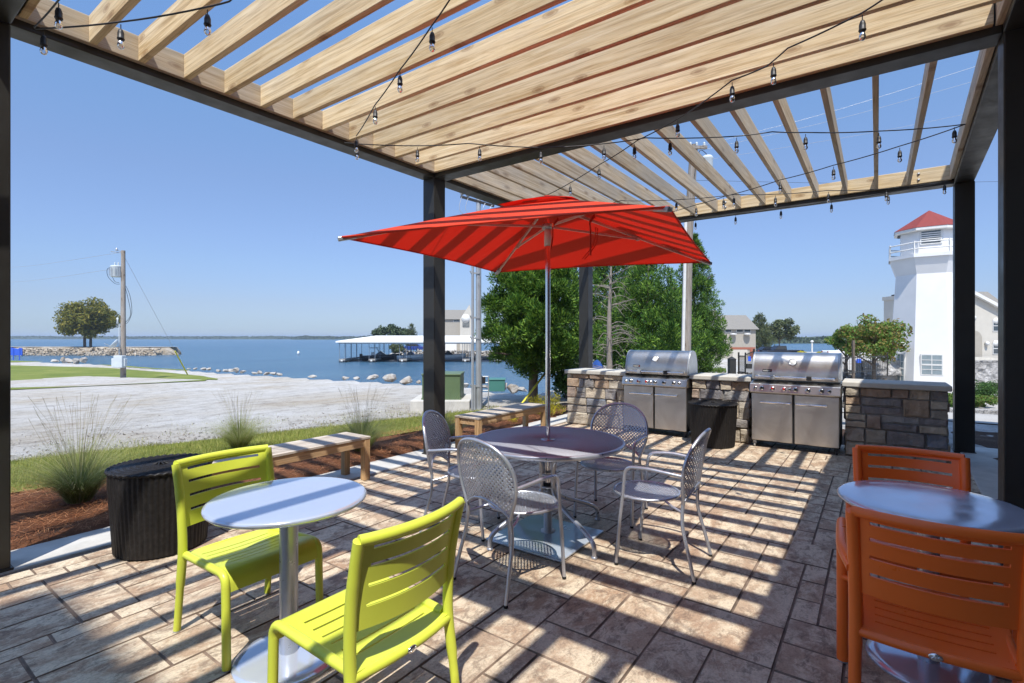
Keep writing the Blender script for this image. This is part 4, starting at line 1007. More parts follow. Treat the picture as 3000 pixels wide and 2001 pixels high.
# tree on the jetty and trees round the dock
JZ = -.86
roundtree(cam_at(257,121,JZ),11.9,6.2,'twin trunked olive gold tree alone on the rocky jetty',41,17000,.30,'autumn',((-.55,0),(.6,.2)),.17,gaps=110,tr=.32)
roundtree(cam_at(1148,108,-1.2),5.6,3.6,'rounded dark tree behind the boat dock roof',42,3500,.3,'far_leaf',group=None)
roundtree(cam_at(1178,112,-1.2),5.0,3.0,'low wide dark tree in the middle behind the boat dock roof',43,3000,.3,'far_leaf')
conifer(cam_at(1205,106,-1.2),5.2,1.8,'small grey green fir behind the boat dock beside the black post',44,2500,.5,m_='darkleaf',group='firs by the far shore')
shrub(cam_at(1166,101,-1.6),2.0,2.1,'brown green bush on the riprap behind the dock',45,2600,.16,'darkleaf')
conifer(cam_at(2225,93,-1.65),7.2,2.9,'shaggy grey green pine right of the garage house',46,5000,.55,m_='darkleaf',group='pines by the parking lot')
roundtree(cam_at(2283,95,-1.65),6.6,3.3,'open crowned dull green pine above the black pickup',47,4200,.27,'darkleaf',gaps=26,trunk_h=.42)
roundtree(cam_at(2560,31,-1.65),4.55,1.85,'round leafy tree with turning leaves left of the lighthouse',48,9000,.10,'turning',gaps=46,tr=.14,trunk_h=.36)
roundtree(cam_at(2478,34,-1.65),4.1,1.1,'bright green leafy tree by the iron fence',49,3600,.10,'broad',gaps=22,trunk_h=.52)
for i,(x,D,w,h) in enumerate(((2350,80,1.0,1.0),(2408,82,1.0,.9),(2420,80,1.3,1.0))):
    shrub(cam_at(x,D,-1.65),w,h,['yellow green shrub left of the white lamp post','yellow green shrub just right of the white lamp post','rusty round shrub beyond the right grill lid'][i],51+i,700,.13,['golden','golden','autumn'][i])
shrub(gnd(2110,1092),.8,.6,'low reddish green shrub between the evergreen and the black gate post',54,1600,.06,'broad')
for i,(x,y,w,h,lb,m_) in enumerate(((2868,1192,1.1,.62,'clipped bright green hedge beside the drive kerb','broad'),(2800,1190,1.2,.7,'green hedge half hidden by the black back right post','broad'),(2890,1165,1.2,1.05,'wispy weeds growing on the bank above the hedge','pine'))):
    shrub(gnd(x,y),w,h,lb,56+i,4200,.05,m_)
# ================================================================ WATERSIDE
def jetty():
    mb = MB(); pts = []
    x0 = -78.0; n = 60
    for i in range(n+1):
        s = i/n; r = x0-110*s; w = 8*min(1,(s*14)**.6+.02)
        pts.append((r,119+3*sin(s*5),w))
    rows_ = [(-1.0,-3.6),(-.80,-2.3),(-.62,-1.5),(-.48,-.95),(-.2,JZ),(.3,JZ),(.6,-1.0),(.8,-2.0),(1,-3.6)]
    vs = []
    for (r,D,w) in pts:
        for f,z in rows_:
            zz = z if w > 1 else -3.6+(z+3.6)*w; q = W(r+.8*noise.noise(Vector((r*.3,f*5,0))),D+f*w+.7*noise.noise(Vector((r*.5,f*9,4))),zz+(.35*noise.noise(Vector((r*.8,f*11,8))) if abs(f) > .3 else .05)); vs.append(q)
    k = len(rows_); mb.add(vs,[(i*k+j,i*k+j+1,(i+1)*k+j+1,(i+1)*k+j) for i in range(n) for j in range(k-1)],True); return struct(mb.build('jetty', M['bank']))
jetty()
mb = MB(); vs = []
for i in range(61):
    s = i/60; r = -78-104*s
    for f in (-.36,0,.3): vs.append(W(r,119+3*sin(s*5)+f*8*min(1,(s*14)**.6+.02),JZ+.10))
mb.add(vs,[(i*3+j,i*3+j+1,(i+1)*3+j+1,(i+1)*3+j) for i in range(60) for j in range(2)],True); struct(mb.build('jetty_path', M['drive']))
def boulder(px, py, w, h, label, seed, group, D=None):
    g = gnd(px,py) if D is None else D; s = Vector((g.x,g.y,0)).length; dd = g.x*CA+g.y*SA; wm = w*dd/F; hm = h*dd/F; r = random.Random(seed)
    b = bmesh.new(); bmesh.ops.create_icosphere(b, subdivisions=3, radius=1)
    pl = [(Vector((r.gauss(0,1),r.gauss(0,1),r.gauss(0,1))).normalized(),r.uniform(.42,.75)) for i in range(15)]
    for v in b.verts:
        for n_,d_ in pl:
            k = v.co.dot(n_)
            if k > d_: v.co -= n_*(k-d_)
        v.co *= 1+.14*noise.noise(v.co*2.6+Vector((seed,0,0)))
        v.co = Vector((v.co.x*wm*.62,v.co.y*wm*.45,v.co.z*hm*.75))
    me = bpy.data.meshes.new('boulder'); b.to_mesh(me); b.free(); me.materials.append(M['rock']); me.polygons.foreach_set('use_smooth',[False]*len(me.polygons))
    o = bpy.data.objects.new('boulder',me); COL.objects.link(o); o.location = g+Vector((0,0,hm*.42)); o.rotation_euler = (0,0,CROT+r.uniform(-.3,.3)); tag(o,label,'boulder',group); return o
bl = [(160,1061,24,8),(185,1062,22,18),(203,1063,26,12),(222,1063,24,17),(244,1064,30,20)]
for i,(x,y,w,h) in enumerate(bl): boulder(x,y,w,h,'pale grey boulder in the big heap between the left road and the water',100+i,'boulders heaped left of the pole')
bl = [(552,1082,14,4),(570,1083,16,5),(598,1084,18,6),(612,1085,20,7),(640,1088,18,6),(660,1089,16,8),(676,1090,20,9),(694,1091,22,14),(712,1092,18,8),(748,1096,22,7),(762,1096,20,10),(783,1097,26,8),(800,1098,24,9),(818,1099,22,7),(915,1106,26,8)]
for i,(x,y,w,h) in enumerate(bl): boulder(x,y,w,h,'small white rock in the row edging the gravel lot by the water',120+i,'small rocks edging the gravel lot')
for i,(x,y,w,h,lb) in enumerate(((1012,1111,26,9,'small flat grey rock at the water edge below the dock'),(1046,1113,20,11,'small white pointed rock left of the tan boulder'),(1090,1112,42,15,'flat tan boulder at the water edge below the dock'),(1144,1119,43,21,'large pale angular boulder between the tan boulder and the green cabinet'),(1193,1123,40,19,'large white sloping boulder nearest the green utility cabinet'),(1226,1124,20,10,'small white rock touching the green utility cabinet'))):
    boulder(x,y,w,h,lb,150+i,'boulders at the water edge')
bl = [(1360,1134,34,14),(1452,1141,30,12),(1475,1143,34,20),(1500,1146,36,22),(1530,1147,34,16),(1420,1137,24,10)]
for i,(x,y,w,h) in enumerate(bl): boulder(x,y,w,h,'pale rock at the water edge seen between the steel pole and the juniper',170+i,'rocks by the juniper')
def riprap(name, r0, r1, D0, D1, z0, z1, n, seed, size):
    r = random.Random(seed); mb = MB()
    for i in range(n):
        f = r.random(); p = W(r.uniform(r0,r1),D0+(D1-D0)*f+r.uniform(-.5,.5),z0+(z1-z0)*f+r.uniform(0,.2)); s = size*r.uniform(.5,1.3)
        q = [p+Vector((r.uniform(-1,1)*s,r.uniform(-1,1)*s,r.uniform(-.6,.7)*s)) for k in range(6)]
        mb.add(q,[(0,1,2),(0,2,3),(0,3,4),(0,4,1),(5,2,1),(5,3,2),(5,4,3),(5,1,4)])
    o = mb.build(name, M['riprap' if r0 < -50 else 'rock']); o['kind'] = 'stuff'; return o
riprap('riprap_rocks',-21,4,94.5,97.5,-2.5,-1.3,1500,5,.42)
riprap('riprap_rocks',-180,-80,112.5,116.0,-2.6,-1.15,2400,6,.33)
riprap('riprap_rocks',15,24,31,36,-1.7,-1.2,500,7,.35)
# far shores: low wooded land
def shore(name, r0, r1, D, h, seed, n, wseg=9):
    r = random.Random(seed); mb = MB(); k = 160
    vs = []
    for i in range(k+1):
        rr = r0+(r1-r0)*i/k; hh = h*(.75+.35*noise.noise(Vector((i*.07,seed,0)))+.12*noise.noise(Vector((i*.5,seed,3))))
        for q,(dd,zz) in enumerate(((0,-2.9),(2,-2.3),(8,hh*.6),(22,hh*.9),(60,hh),(160,hh*.5),(200,-3))): vs.append(W(rr+r.uniform(-.3,.3)*(r1-r0)/k,D+dd*D/600,-2.6+(zz+2.6) if q < 2 or q == 6 else zz-2.6))
    mb.add(vs,[(i*7+j,i*7+j+1,(i+1)*7+j+1,(i+1)*7+j) for i in range(k) for j in range(6)],True); struct(mb.build(name, M['far_hill'] if 'far_hill' in M else M['dark_mulch']))
    mb = MB()
    for i in range(n):
        u_ = r.random(); rr = r0+(r1-r0)*u_; hh = h*(.75+.35*noise.noise(Vector((u_*k*.07,seed,0)))+.12*noise.noise(Vector((u_*k*.5,seed,3)))); f = r.random(); dd = (1+24*f)*D/600; z = -2.6+hh*min(.95,.12+.9*f**.6)
        c = W(rr,D+dd,z); s = h*r.uniform(.10,.22); m_ = 7
        for q in range(5):
            d = Vector((r.gauss(0,1),r.gauss(0,1),abs(r.gauss(0,1)))).normalized()*s; e = c+d*r.uniform(.3,1); a = Vector((r.uniform(-1,1),r.uniform(-1,1),r.uniform(-1,1)))*s*.7; b = Vector((r.uniform(-1,1),r.uniform(-1,1),r.uniform(-1,1)))*s*.7
            mb.add([e-a,e+b,e+a,e-b],[(0,1,2,3)])
    o = mb.build('far_woods', M['far_leaf']); o['kind'] = 'stuff'
shore('far_shore',-1500,-380,1060,7.5,3,2600); shore('far_shore',-395,-60,900,7.0,5,2200); shore('far_shore',50,420,330,5.6,9,2600)
# ---- boat dock
def cam_thing(name, px, D, z, label, cat, group=None, rz=0): 
    return thing(name, cam_at(px,D,z), label, cat, CROT+rz, group)
DK = cam_thing('boat_dock',993,83,-2.6,'covered boat dock with white metal hip roof and slender posts on the lake','boat dock'); DL = 30.0; DD = 9.5
mb = MB(); e,rg = 3.45,4.35; vs = [(-.4,-.4,e),(DL,-.4,e),(DL,DD+.4,e),(-.4,DD+.4,e),(4.8,DD/2,rg),(DL,DD/2,rg)]; mb.add(vs,[(0,1,5,4),(2,3,4,5),(3,0,4)]); mb.add([(-.4,-.4,e-.22),(DL,-.4,e-.22),(DL,-.4,e-.002),(-.4,-.4,e-.002),(-.4,DD+.4,e-.22),(-.4,DD+.4,e-.002)],[(0,1,2,3),(4,0,3,5)]); mb.build('roof', M['white_metal'], DK, solid=.05)
fx = [(0,1.0),(4.85,1.1),(9.85,1.25),(15.0,1.2),(20.2,1.2),(25.4,1.2)]
for x,w in fx:
    mb = MB(); mb.box((x,0,.28),(x+w,DD,.52)); fg = mb.build('finger_pier', M['dock'], DK)
    mb = MB(); mb.box((x-.03,-.05,.0),(x+w+.03,DD,.14)); mb.build('float', M['plastic'], fg)
    mb = MB(); mb.box((x+.32,-.07,.16),(x+.62,-.055,.42)); mb.build('slip_sign', M['sign_white'], fg)
    for xx in (x+.06,x+w-.06):
        for y in (.1,3.2,6.3,DD-.1):
            mb = MB(); mb.tube([(xx,y,-.4 if y < 1 else .3),(xx,y,e-.15)],.042,6); mb.build('post', M['dock_post'], DK)
mb = MB(); mb.box((0,DD-.02,.26),(DL,DD+1.3,.5)); mb.build('walkway', M['dock'], DK)
mb = MB(); mb.box((-.1,.02,e-.42),(DL,.1,e-.22)); mb.box((-.1,DD-.1,e-.42),(DL,DD-.02,e-.22)); mb.build('eave_beam', M['galv'], DK)
def boat(px, D, L_, w, label, hull, seed, kind='cruiser', rz=pi/2):
    t = thing('moored_boat', cam_at(px,D,-2.6), label, 'boat', CROT+rz, 'boats moored in the dock'); mb = MB(); k = 12; vs = []
    for i in range(k+1):
        s = i/k; hw_ = w/2*(1-max(0,(s-.55)/.45)**2.2); x = -L_/2+L_*s; zt = .95+.35*s*s
        vs += [(x,-hw_*.55,.05+.25*s**3),(x,-hw_,.55+.3*s**3),(x,-hw_,zt),(x,hw_,zt),(x,hw_,.55+.3*s**3),(x,hw_*.55,.05+.25*s**3)]
    mb.add(vs,[(i*6+j,i*6+(j+1)%6,(i+1)*6+(j+1)%6,(i+1)*6+j) for i in range(k) for j in range(6)],True); mb.add(vs[:6],[(5,4,3,2,1,0)]); mb.build('hull', hull, t)
    mb = MB(); mb.add([(-L_*.36,-w*.44,1.0),(L_*.1,-w*.44,1.1),(L_*.1,w*.44,1.1),(-L_*.36,w*.44,1.0)],[(0,1,2,3)]); mb.build('deck', M['boat_white'], t)
    mb = MB(); mb.add([(L_*.10,-w*.42,1.08),(L_*.10,w*.42,1.08),(-L_*.04,w*.38,1.75),(-L_*.04,-w*.38,1.75),(-L_*.18,-w*.45,1.1),(-L_*.18,w*.45,1.1)],[(0,1,2,3),(0,3,4),(1,5,2)]); mb.build('windscreen', M['windscreen'], t, solid=.03)
    mb = MB(); mb.box((-L_*.5-.5,-.22,.1),(-L_*.5,.22,1.25)); mb.build('outboard_motor', M['plastic'], t, bevel=.06)
    mb = MB()
    for s in (-1,1): mb.box((-L_*.28,s*w*.2-.3,1.0),(-L_*.2,s*w*.2+.3,1.5))
    mb.build('seat', M['boat_white'], t, bevel=.05)
    mb = MB(); z = 2.25 if kind != 'low' else 1.6
    for s in (-1,1): mb.tube([(-L_*.05,s*w*.4,1.1),(-L_*.14,s*w*.38,z),(-L_*.3,s*w*.38,z)],.03,6)
    mb.box((-L_*.32,-w*.4,z),(-L_*.1,w*.4,z+.06)); mb.build('canopy_top', M['tarp'] if kind == 'x' else M['boat_dark'], t); return t
boat(1120,88,6.6,2.3,'dark cruiser with a sloping bow moored in the dock, left of the others',M['boat_dark'],1,rz=radians(12))
boat(1207,88,5.0,2.2,'white runabout moored in the middle slip of the dock',M['boat_white'],2,'low',rz=radians(8))
boat(1318,89,5.6,2.3,'white boat moored right of the middle black post',M['boat_white'],3,'low',rz=radians(10))
mb = MB(); mb.lathe([(.0,-.4),(.28,-.3),(.28,.25),(.16,.55),(0,.6)],14); o = mb.build('mooring_buoy', M['boat_white']); o.location = cam_at(874,118,-2.6)+Vector((0,0,.3)); tag(o,'white mooring buoy floating alone on the lake','buoy')
# ---- cars
def car(px, D, z, L_, label, paint, kind, rz=0):
    t = cam_thing('parked_'+('pickup' if kind == 'pickup' else 'car'),px,D,z,label,'pickup' if kind == 'pickup' else 'car','cars parked by the water',rz); hw_ = .95; h = L_/2
    low = [(-h,.45),(-h,.95),(-h+.15,1.05),(h-1.3,1.08),(h-.15,.95),(h,.75),(h,.4),(h-.5,.35),(-h+.5,.35)]
    My = Matrix(((1,0,0,0),(0,0,1,0),(0,1,0,0),(0,0,0,1)))
    mb = MB(); mb.prism(low,-hw_,hw_,My); mb.build('body', paint, t, bevel=.08)
    cab = [(-.35,1.06),(-.25,1.72),(1.0,1.74),(1.75,1.08)] if kind == 'pickup' else [(-h+.5,1.05),(-h+1.05,1.52),(.55,1.54),(1.35,1.07)]
    mb = MB(); mb.prism(cab,-hw_*.86,hw_*.86,My); mb.build('cab', paint, t, bevel=.06)
    c = [(x*.9+.07,1.12+(zz-1.06)*.85) for x,zz in cab]; mb = MB(); mb.prism(c,-hw_*.875,hw_*.875,My); mb.build('side_window', M['windscreen'], t)
    for x in (-h+1.0,h-1.0):
        for s in (-1,1):
            mb = MB(); mb.lathe([(.2,-.11),(.33,-.10),(.35,-.06),(.35,.06),(.33,.10),(.2,.11)],18,Matrix.Translation((x,s*(hw_-.08),.35))@Matrix.Rotation(radians(90),4,'X')); wl = mb.build('wheel', M['rubber'], t)
            mb = MB(); mb.lathe([(.2,-.115),(.2,.115)],14,Matrix.Translation((x,s*(hw_-.08),.35))@Matrix.Rotation(radians(90),4,'X')); mb.build('rim', M['galv'], wl)
    for s in (-1,1):
        mb = MB(); mb.box((-h-.015,s*.72-.14,.78),(-h+.04,s*.72+.14,.98)); mb.build('tail_lamp', M['red_lens'], t)
    return t
car(2292,82,-1.6,6.0,'black pickup parked under the open crowned pine',M['car_black'],'pickup',pi)
car(2185+70,84,-1.6,4.4,'dark car parked left of the black pickup behind the pines',M['car_black'],'car')
car(2470,78,-1.6,5.6,'white pickup parked behind the bright green tree',M['car_white'],'pickup')
car(1208,103,-1.4,4.6,'blue car parked above the riprap behind the dock',M['car_blue'],'car',pi)
# ---- left: utility pole, sign
g = gnd(361,1106); Dp = g.x*CA+g.y*SA; s = Dp/F
up = thing('utility_pole', g, 'weathered wooden utility pole on the left lawn with transformer and dish', 'utility pole', CROT)
Hp = 372*s; mb = MB(); P = [(0,0,-.3),(0,0,Hp*.5),(0,0,Hp)]; mb.tube(P,[7.2*s,6.2*s,5.2*s],14); mb.build('pole', M['pole_wood'], up)
def X(px): return (px-361)*s
def Z(py): return (1106-py)*s
mb = MB(); mb.lathe([(0,Z(812)),(13*s,Z(812)),(14*s,Z(810)),(14*s,Z(783)),(15*s,Z(781)),(13*s,Z(779)),(0,Z(778))],20,Matrix.Translation((X(344),-.1,0))); tr = mb.build('transformer', M['grey_box'], up)
mb = MB()
for i in range(7):
    a = pi*.75+pi*1.1*i/6; x,y = X(344)+17*s*cos(a),-.1+17*s*sin(a); mb.tube([(x*.98,y,Z(786)),(x,y,Z(788)),(x,y,Z(808)),(x*.98,y,Z(810))],.9*s,6)
mb.build('cooling_fins', M['galv'], tr)
mb = MB()
for x in (340,350): mb.lathe([(1.2*s,Z(779)),(2.4*s,Z(777)),(1.4*s,Z(775)),(2.2*s,Z(773)),(1*s,Z(769))],8,Matrix.Translation((X(x),-.1,0)))
mb.build('insulator', M['grey_box'], tr)
mb = MB(); mb.tube(smoothpath([(X(330),-.1,Z(783)),(X(319),-.15,Z(790)),(X(322),-.15,Z(812)),(X(340),-.1,Z(831)),(X(357),-.2,Z(833))],5),.6*s,6); mb.tube(smoothpath([(X(336),-.2,Z(812)),(X(345),-.25,Z(826)),(X(357),-.25,Z(829))],5),.6*s,6); mb.tube(smoothpath([(X(366),.1,Z(838)),(X(378),.1,Z(868)),(X(383),.1,Z(915)),(X(372),.05,Z(945)),(X(361),0,Z(948))],5),.6*s,6); mb.tube(smoothpath([(X(366),.0,Z(840)),(X(374),.0,Z(870)),(X(381),.05,Z(920)),(X(368),.0,Z(944)),(X(358),0,Z(947))],5),.6*s,6); mb.build('service_cable', M['plastic'], up)
mb = MB(); mb.beam((X(356),0,Z(741)),(X(334),-.3,Z(739)),.05,.06); mb.lathe([(2.2*s,Z(736)),(3.2*s,Z(733)),(1.6*s,Z(728)),(0,Z(727))],10,Matrix.Translation((X(348),-.2,0))); mb.beam((X(356),0,Z(738)),(X(346),-.2,Z(732)),.05,.05); mb.build('crossarm', M['galv'], up)
mb = MB(); mb.tube([(X(355),-.18,Z(1040)),(X(355),-.18,Z(950))],1.3*s,8); mb.lathe([(0,Z(950)),(3*s,Z(948)),(2*s,Z(938)),(3*s,Z(932)),(0,Z(930))],8,Matrix.Translation((X(351),-.2,0))); mb.build('conduit', M['grey_box'], up)
dm = Matrix.Translation((X(353),-.5,Z(1009)))@Matrix.Rotation(radians(-48),4,'Y')@Matrix.Rotation(radians(25),4,'X'); mb = MB(); mb.lathe([(0,-.12),(6*s,-.09),(11*s,-.02),(15.5*s,.1),(15.5*s,.13),(10*s,.02),(0,-.09)],24,dm); ds = mb.build('satellite_dish', M['grey_box'], up)
mb = MB(); mb.tube([(X(358),-.2,Z(1016)),(X(346),-.5,Z(1016)),(X(336),-.9,Z(1006))],.9*s,6); mb.build('dish_arm', M['galv'], ds)
for (x0,x1,y0,y1,d) in ((352,377,1041,1076,.42),(342,352,1049,1075,.3),(376,380,1050,1072,.25)):
    mb = MB(); mb.box((X(x0),-.2-d,Z(y1)),(X(x1),-.2,Z(y0))); mb.build('meter_box', M['grey_box'], up, bevel=.03)
gw = gnd(550,1098); t = thing('guy_wire', gw, 'guy wire running from the left utility pole down to the lawn with a yellow guard', 'guy wire'); top = g+Vector((0,0,Z(746)))-gw
mb = MB(); mb.tube([(0,0,0),top],.012,5); mb.build('cable', M['galv'], t); mb = MB(); d = top.normalized(); mb.tube([(0,0,0.02),Vector((top.x*.04,top.y*.04,1.2)),Vector((top.x*.145,top.y*.145,top.z*.23))] if False else [d*.05,d*2.6],.05,8); mb.build('guard_sleeve', M['yellow'], t)
for k,(y0,y1) in enumerate(((773,741),(816,786))):
    a = dpt(-60,y0+12,70); b = g+RX*X(345)+Vector((0,0,Z(y1))); o0 = b; mb = MB(); m_ = (a+b)/2-Vector((0,0,.35)); mb.tube(smoothpath([a-o0,m_-o0,(0,0,0)],8),.012,4); o = mb.build('overhead_wire', M['galv']); o.location = o0; tag(o,['thin overhead wire leading left from the top of the left utility pole','thin overhead wire leading left from the transformer on the left pole'][k],'wire','overhead wires')
g = gnd(59,1055); Ds = g.x*CA+g.y*SA; s = Ds/F; t = thing('lawn_sign', g, 'blue sign with a curved top edge standing by the water far left', 'sign', CROT); mb = MB(); prof = [(-1.7,0),(.42,0),(.42,.80),(.3,.86),(-.05,.92),(-.35,.78),(-.9,.86),(-1.7,.95)]; mb.prism([(x*30*s/2.0*1.05,z*24*s) for x,z in prof],-.05,.05,Matrix(((1,0,0,0),(0,0,1,0),(0,1,0,14*s),(0,0,0,1)))); mb.build('sign_board', M['blue'], t)
for x in (-18*s,0): mb = MB(); mb.box((x-.05,-.11,0),(x+.05,-.055,34*s)); mb.build('post', M['blue'], t)
# ---- utility cabinets and steel pole beyond the middle post
g = gnd(1288,1204); D = g.x*CA+g.y*SA; s = D/F
pd = thing('concrete_pad', g, 'concrete pad carrying the green utility cabinet', 'concrete pad', CROT); mb = MB(); mb.box((-88*s,0,-.2),(88*s,1.35,30*s)); mb.build('slab', M['concrete'], pd, bevel=.02)
cb = thing('utility_cabinet', g+RD*.18+Vector((0,0,30*s)), 'olive green utility cabinet on a concrete pad behind the middle black post', 'utility cabinet', CROT); mb = MB(); mb.box((-56*s,0,.0),(58*s,.85,72*s)); mb.build('body', M['green_box'], cb, bevel=.012); mb = MB(); mb.box((-58*s,-.02,72*s),(60*s,.87,77*s)); mb.build('lid', M['green_box'], cb, bevel=.01); mb = MB(); mb.box((-58*s,-.008,0),(60*s,.86,5*s)); mb.build('base_rail', M['green_box'], cb)
mb = MB(); mb.box((-.003,-.006,.05),(.003,-.001,70*s)); mb.build('door_seam', M['plastic'], cb)
g = gnd(1455,1147); D = g.x*CA+g.y*SA; s = D/F; cb = thing('utility_cabinet', g, 'teal utility cabinet in the shade of the juniper', 'utility cabinet', CROT); mb = MB(); mb.box((-22*s,0,.0),(24*s,.6,33*s)); mb.build('body', M['teal_box'], cb, bevel=.012); mb = MB(); mb.box((-24*s,-.02,33*s),(26*s,.62,36*s)); mb.build('lid', M['teal_box'], cb, bevel=.01)
g = gnd(1402,1201); D = g.x*CA+g.y*SA; s = D/F; t = thing('steel_utility_pole', g, 'grey galvanised steel utility pole with conduits left of the juniper', 'utility pole', CROT)
mb = MB(); mb.tube([(0,0,-.2),(0,0,330*s),(0,0,625*s)],[8.8*s,8*s,7.2*s],18); mb.build('pole', M['galv'], t)
mb = MB(); mb.tube([(-17*s,-.04,0),(-17*s,-.04,500*s)],4.2*s,10); mb.tube([(-10.5*s,-.07,0),(-10.5*s,-.07,75*s)],3.0*s,8); mb.build('conduit', M['galv'], t)
mb = MB()
for z in (70,210,270,400,470): mb.beam((-22*s,-.04,z*s),(4*s,-.06,z*s),.03,.035); mb.tube([(-21*s,-.07,z*s),(-24*s,-.09,(z+6)*s)],.012,6)
mb.build('bracket', M['galv'], t)
mb = MB(); mb.beam((-52*s,-.03,624*s),(46*s,-.03,596*s),.05,.05); mb.build('crossarm', M['plastic'], t)
for x in (-48,-30,20,40): mb = MB(); mb.lathe([(.03,0),(.05,.03),(.03,.06),(.05,.09),(.02,.13)],8,Matrix.Translation((x*s,-.03,(610-x*.28)*s+.04))); mb.tube(smoothpath([(x*s,-.05,(610-x*.28)*s),(x*s-.05,-.1,585*s),(x*s*.6,-.08,560*s),(-3*s,-.05,548*s)],4),.006,5); mb.build('insulator', M['galv'], t)
p = gnd(1424,1196); t = thing('pipe_rack', p, 'thin steel pipe rack with a meter standing right of the steel pole', 'pipe rack', CROT); D = p.x*CA+p.y*SA; s = D/F; mb = MB()
for x in (-12*s,7*s): mb.tube([(x,0,-.1),(x,0,94*s)],.014,6)
for z in (52*s,75*s,93*s): mb.tube([(-12*s,0,z),(7*s,0,z)],.012,6)
mb.build('frame', M['galv'], t); mb = MB(); mb.box((-11*s,-.05,72*s),(-2*s,.05,93*s)); mb.build('meter', M['plastic'], t, bevel=.01)
# wooden pole behind the left grill
D = 17.5; s = D/F; g = cam_at(2007,D,-.4); t = thing('utility_pole', g, 'tall wooden utility pole with white conduit rising behind the left grill', 'utility pole', CROT)
zb = lambda py: EYE-(py-Y0)*s+.4
mb = MB(); mb.tube([(0,0,-.2),(9*s,0,zb(700)),(26*s,0,zb(425))],[14.5*s,13*s,11*s],16); mb.build('pole', M['pole_wood'], t)
mb = MB(); mb.tube([(-12*s,-.14,0),(-2*s,-.14,zb(640))],4.5*s,10); mb.build('conduit', M['trim'], t)
mb = MB(); mb.lathe([(0,zb(505)),(14*s,zb(504)),(15.5*s,zb(500)),(15.5*s,zb(470)),(17*s,zb(467)),(12*s,zb(460)),(0,zb(458))],22,Matrix.Translation((62*s,-.1,0))); tf = mb.build('transformer', M['grey_box'], t)
mb = MB(); mb.beam((26*s,-.05,zb(478)),(50*s,-.1,zb(478)),.06,.1); mb.build('bracket', M['galv'], tf)
mb = MB(); mb.beam((6*s,-.13,zb(436)),(60*s,-.13,zb(436)),.08,.1); mb.build('crossarm', M['pole_wood'], t)
for x in (12,30,52): mb = MB(); mb.lathe([(.03,0),(.05,.03),(.03,.06),(.05,.09),(.02,.13)],8,Matrix.Translation((x*s,-.13,zb(436)+.05))); mb.build('insulator', M['grey_box'], t)
mb = MB(); mb.tube(smoothpath([(62*s,-.12,zb(458)),(40*s,-.2,zb(446)),(30*s,-.16,zb(470)),(22*s,-.2,zb(520))],5),.012,5); mb.build('service_cable', M['plastic'], t)
for k,(a,b) in enumerate((((2033,432),(2860,194)),((2033,445),(2860,236)),((2033,528),(3060,528)),((2060,470),(2990,300)))):
    A = dpt(a[0],a[1],17.4); B = dpt(b[0],b[1],15+2*k); mb = MB(); mb.tube(smoothpath([(0,0,0),(B-A)*.5-Vector((0,0,.12)),B-A],7),.0055,4); o = mb.build('overhead_wire', M['galv'] if k != 2 else M['plastic']); o.location = A; tag(o,['highest pale overhead wire running right from the wooden pole','second pale overhead wire running right from the wooden pole','dark overhead wire crossing low past the right black posts','pale overhead wire running right from the pole transformer'][k],'wire','overhead wires')
for k,(a,b,Da,Db,sl) in enumerate((((1946,640),(1556,1120),17.4,13.6,None),((1578,1076),(1528,1184),13.5,12.8,1))):
    if sl: continue
    A = dpt(*a,Da); B = gnd(1527,1185); o0 = B; t = thing('guy_wire', B, 'guy wire slanting down in front of the juniper with a yellow guard at its foot', 'guy wire'); mb = MB(); mb.tube([(0,0,0),A-B],.004,5); mb.build('cable', M['plastic'], t); d = (A-B).normalized(); mb = MB(); mb.tube([d*.03,d*1.15],.025,8); mb.build('guard_sleeve', M['yellow'], t)
# blue covered boat glimpsed beside the back post
p = cam_at(1750,21,-.30); t = thing('covered_boat', p, 'blue tarpaulin covered boat glimpsed right of the back black post', 'boat', CROT); mb = MB(); mb.grid(lambda a,b:((a-.5)*.62*(1-.5*abs(2*b-1)**2),(b-.5)*2.4,.25+.62*sin(pi*a)*(1-.7*abs(2*b-1)**2)),8,10); mb.build('tarpaulin', M['tarp'], t); mb = MB(); mb.box((-.28,-1.0,0),(.28,1.0,.25)); mb.build('trailer', M['galv'], t)
# ---- houses
def house(px0, px1, D, zg, eave, ridge, label, wallm, dep=9, gable='y'):
    w = (px1-px0)*D/F; t = thing('house', cam_at((px0+px1)/2,D,zg), label, 'house', CROT); h = w/2
    mb = MB(); mb.box((-h,0,-.5),(h,dep,eave))
    mb.build('wall', wallm, t)
    mb = MB(); o = .35
    if gable == 'y': mb.add([(-h-o,-o,eave),(h+o,-o,eave),(h+o,dep+o,eave),(-h-o,dep+o,eave),(-h-o,dep/2,ridge),(h+o,dep/2,ridge)],[(0,1,5,4),(2,3,4,5),(0,4,3),(1,2,5)])
    else: mb.add([(-h-o,-o,eave),(h+o,-o,eave),(h+o,dep+o,eave),(-h-o,dep+o,eave),(0,-o,ridge),(0,dep+o,ridge)],[(0,4,5,3),(1,2,5,4),(0,1,4),(2,3,5)])
    rf = mb.build('roof', M['grey_roof'], t, solid=.08); return t,w,rf
def window(t, x, z, w, h, y=0, arch_=False, grid_=True, m_=None, d=.05):
    mb = MB(); mb.box((x-w/2-.06,y-d,z-.06),(x+w/2+.06,y-.003,z+h+.06)); f = mb.build('window', M['trim'], t)
    mb = MB(); mb.box((x-w/2,y-d-.006,z),(x+w/2,y-d+.004,z+h)); mb.build('pane', m_ or M['glass'], f)
    if grid_:
        mb = MB(); mb.box((x-.018,y-d-.014,z),(x+.018,y-d-.006,z+h))
        for q in (.25,.5,.75): mb.box((x-w/2,y-d-.014,z+h*q-(.03 if q == .5 else .012)),(x+w/2,y-d-.0065,z+h*q+(.03 if q == .5 else .012)))
        mb.build('glazing_bar', M['trim'], f)
    return f
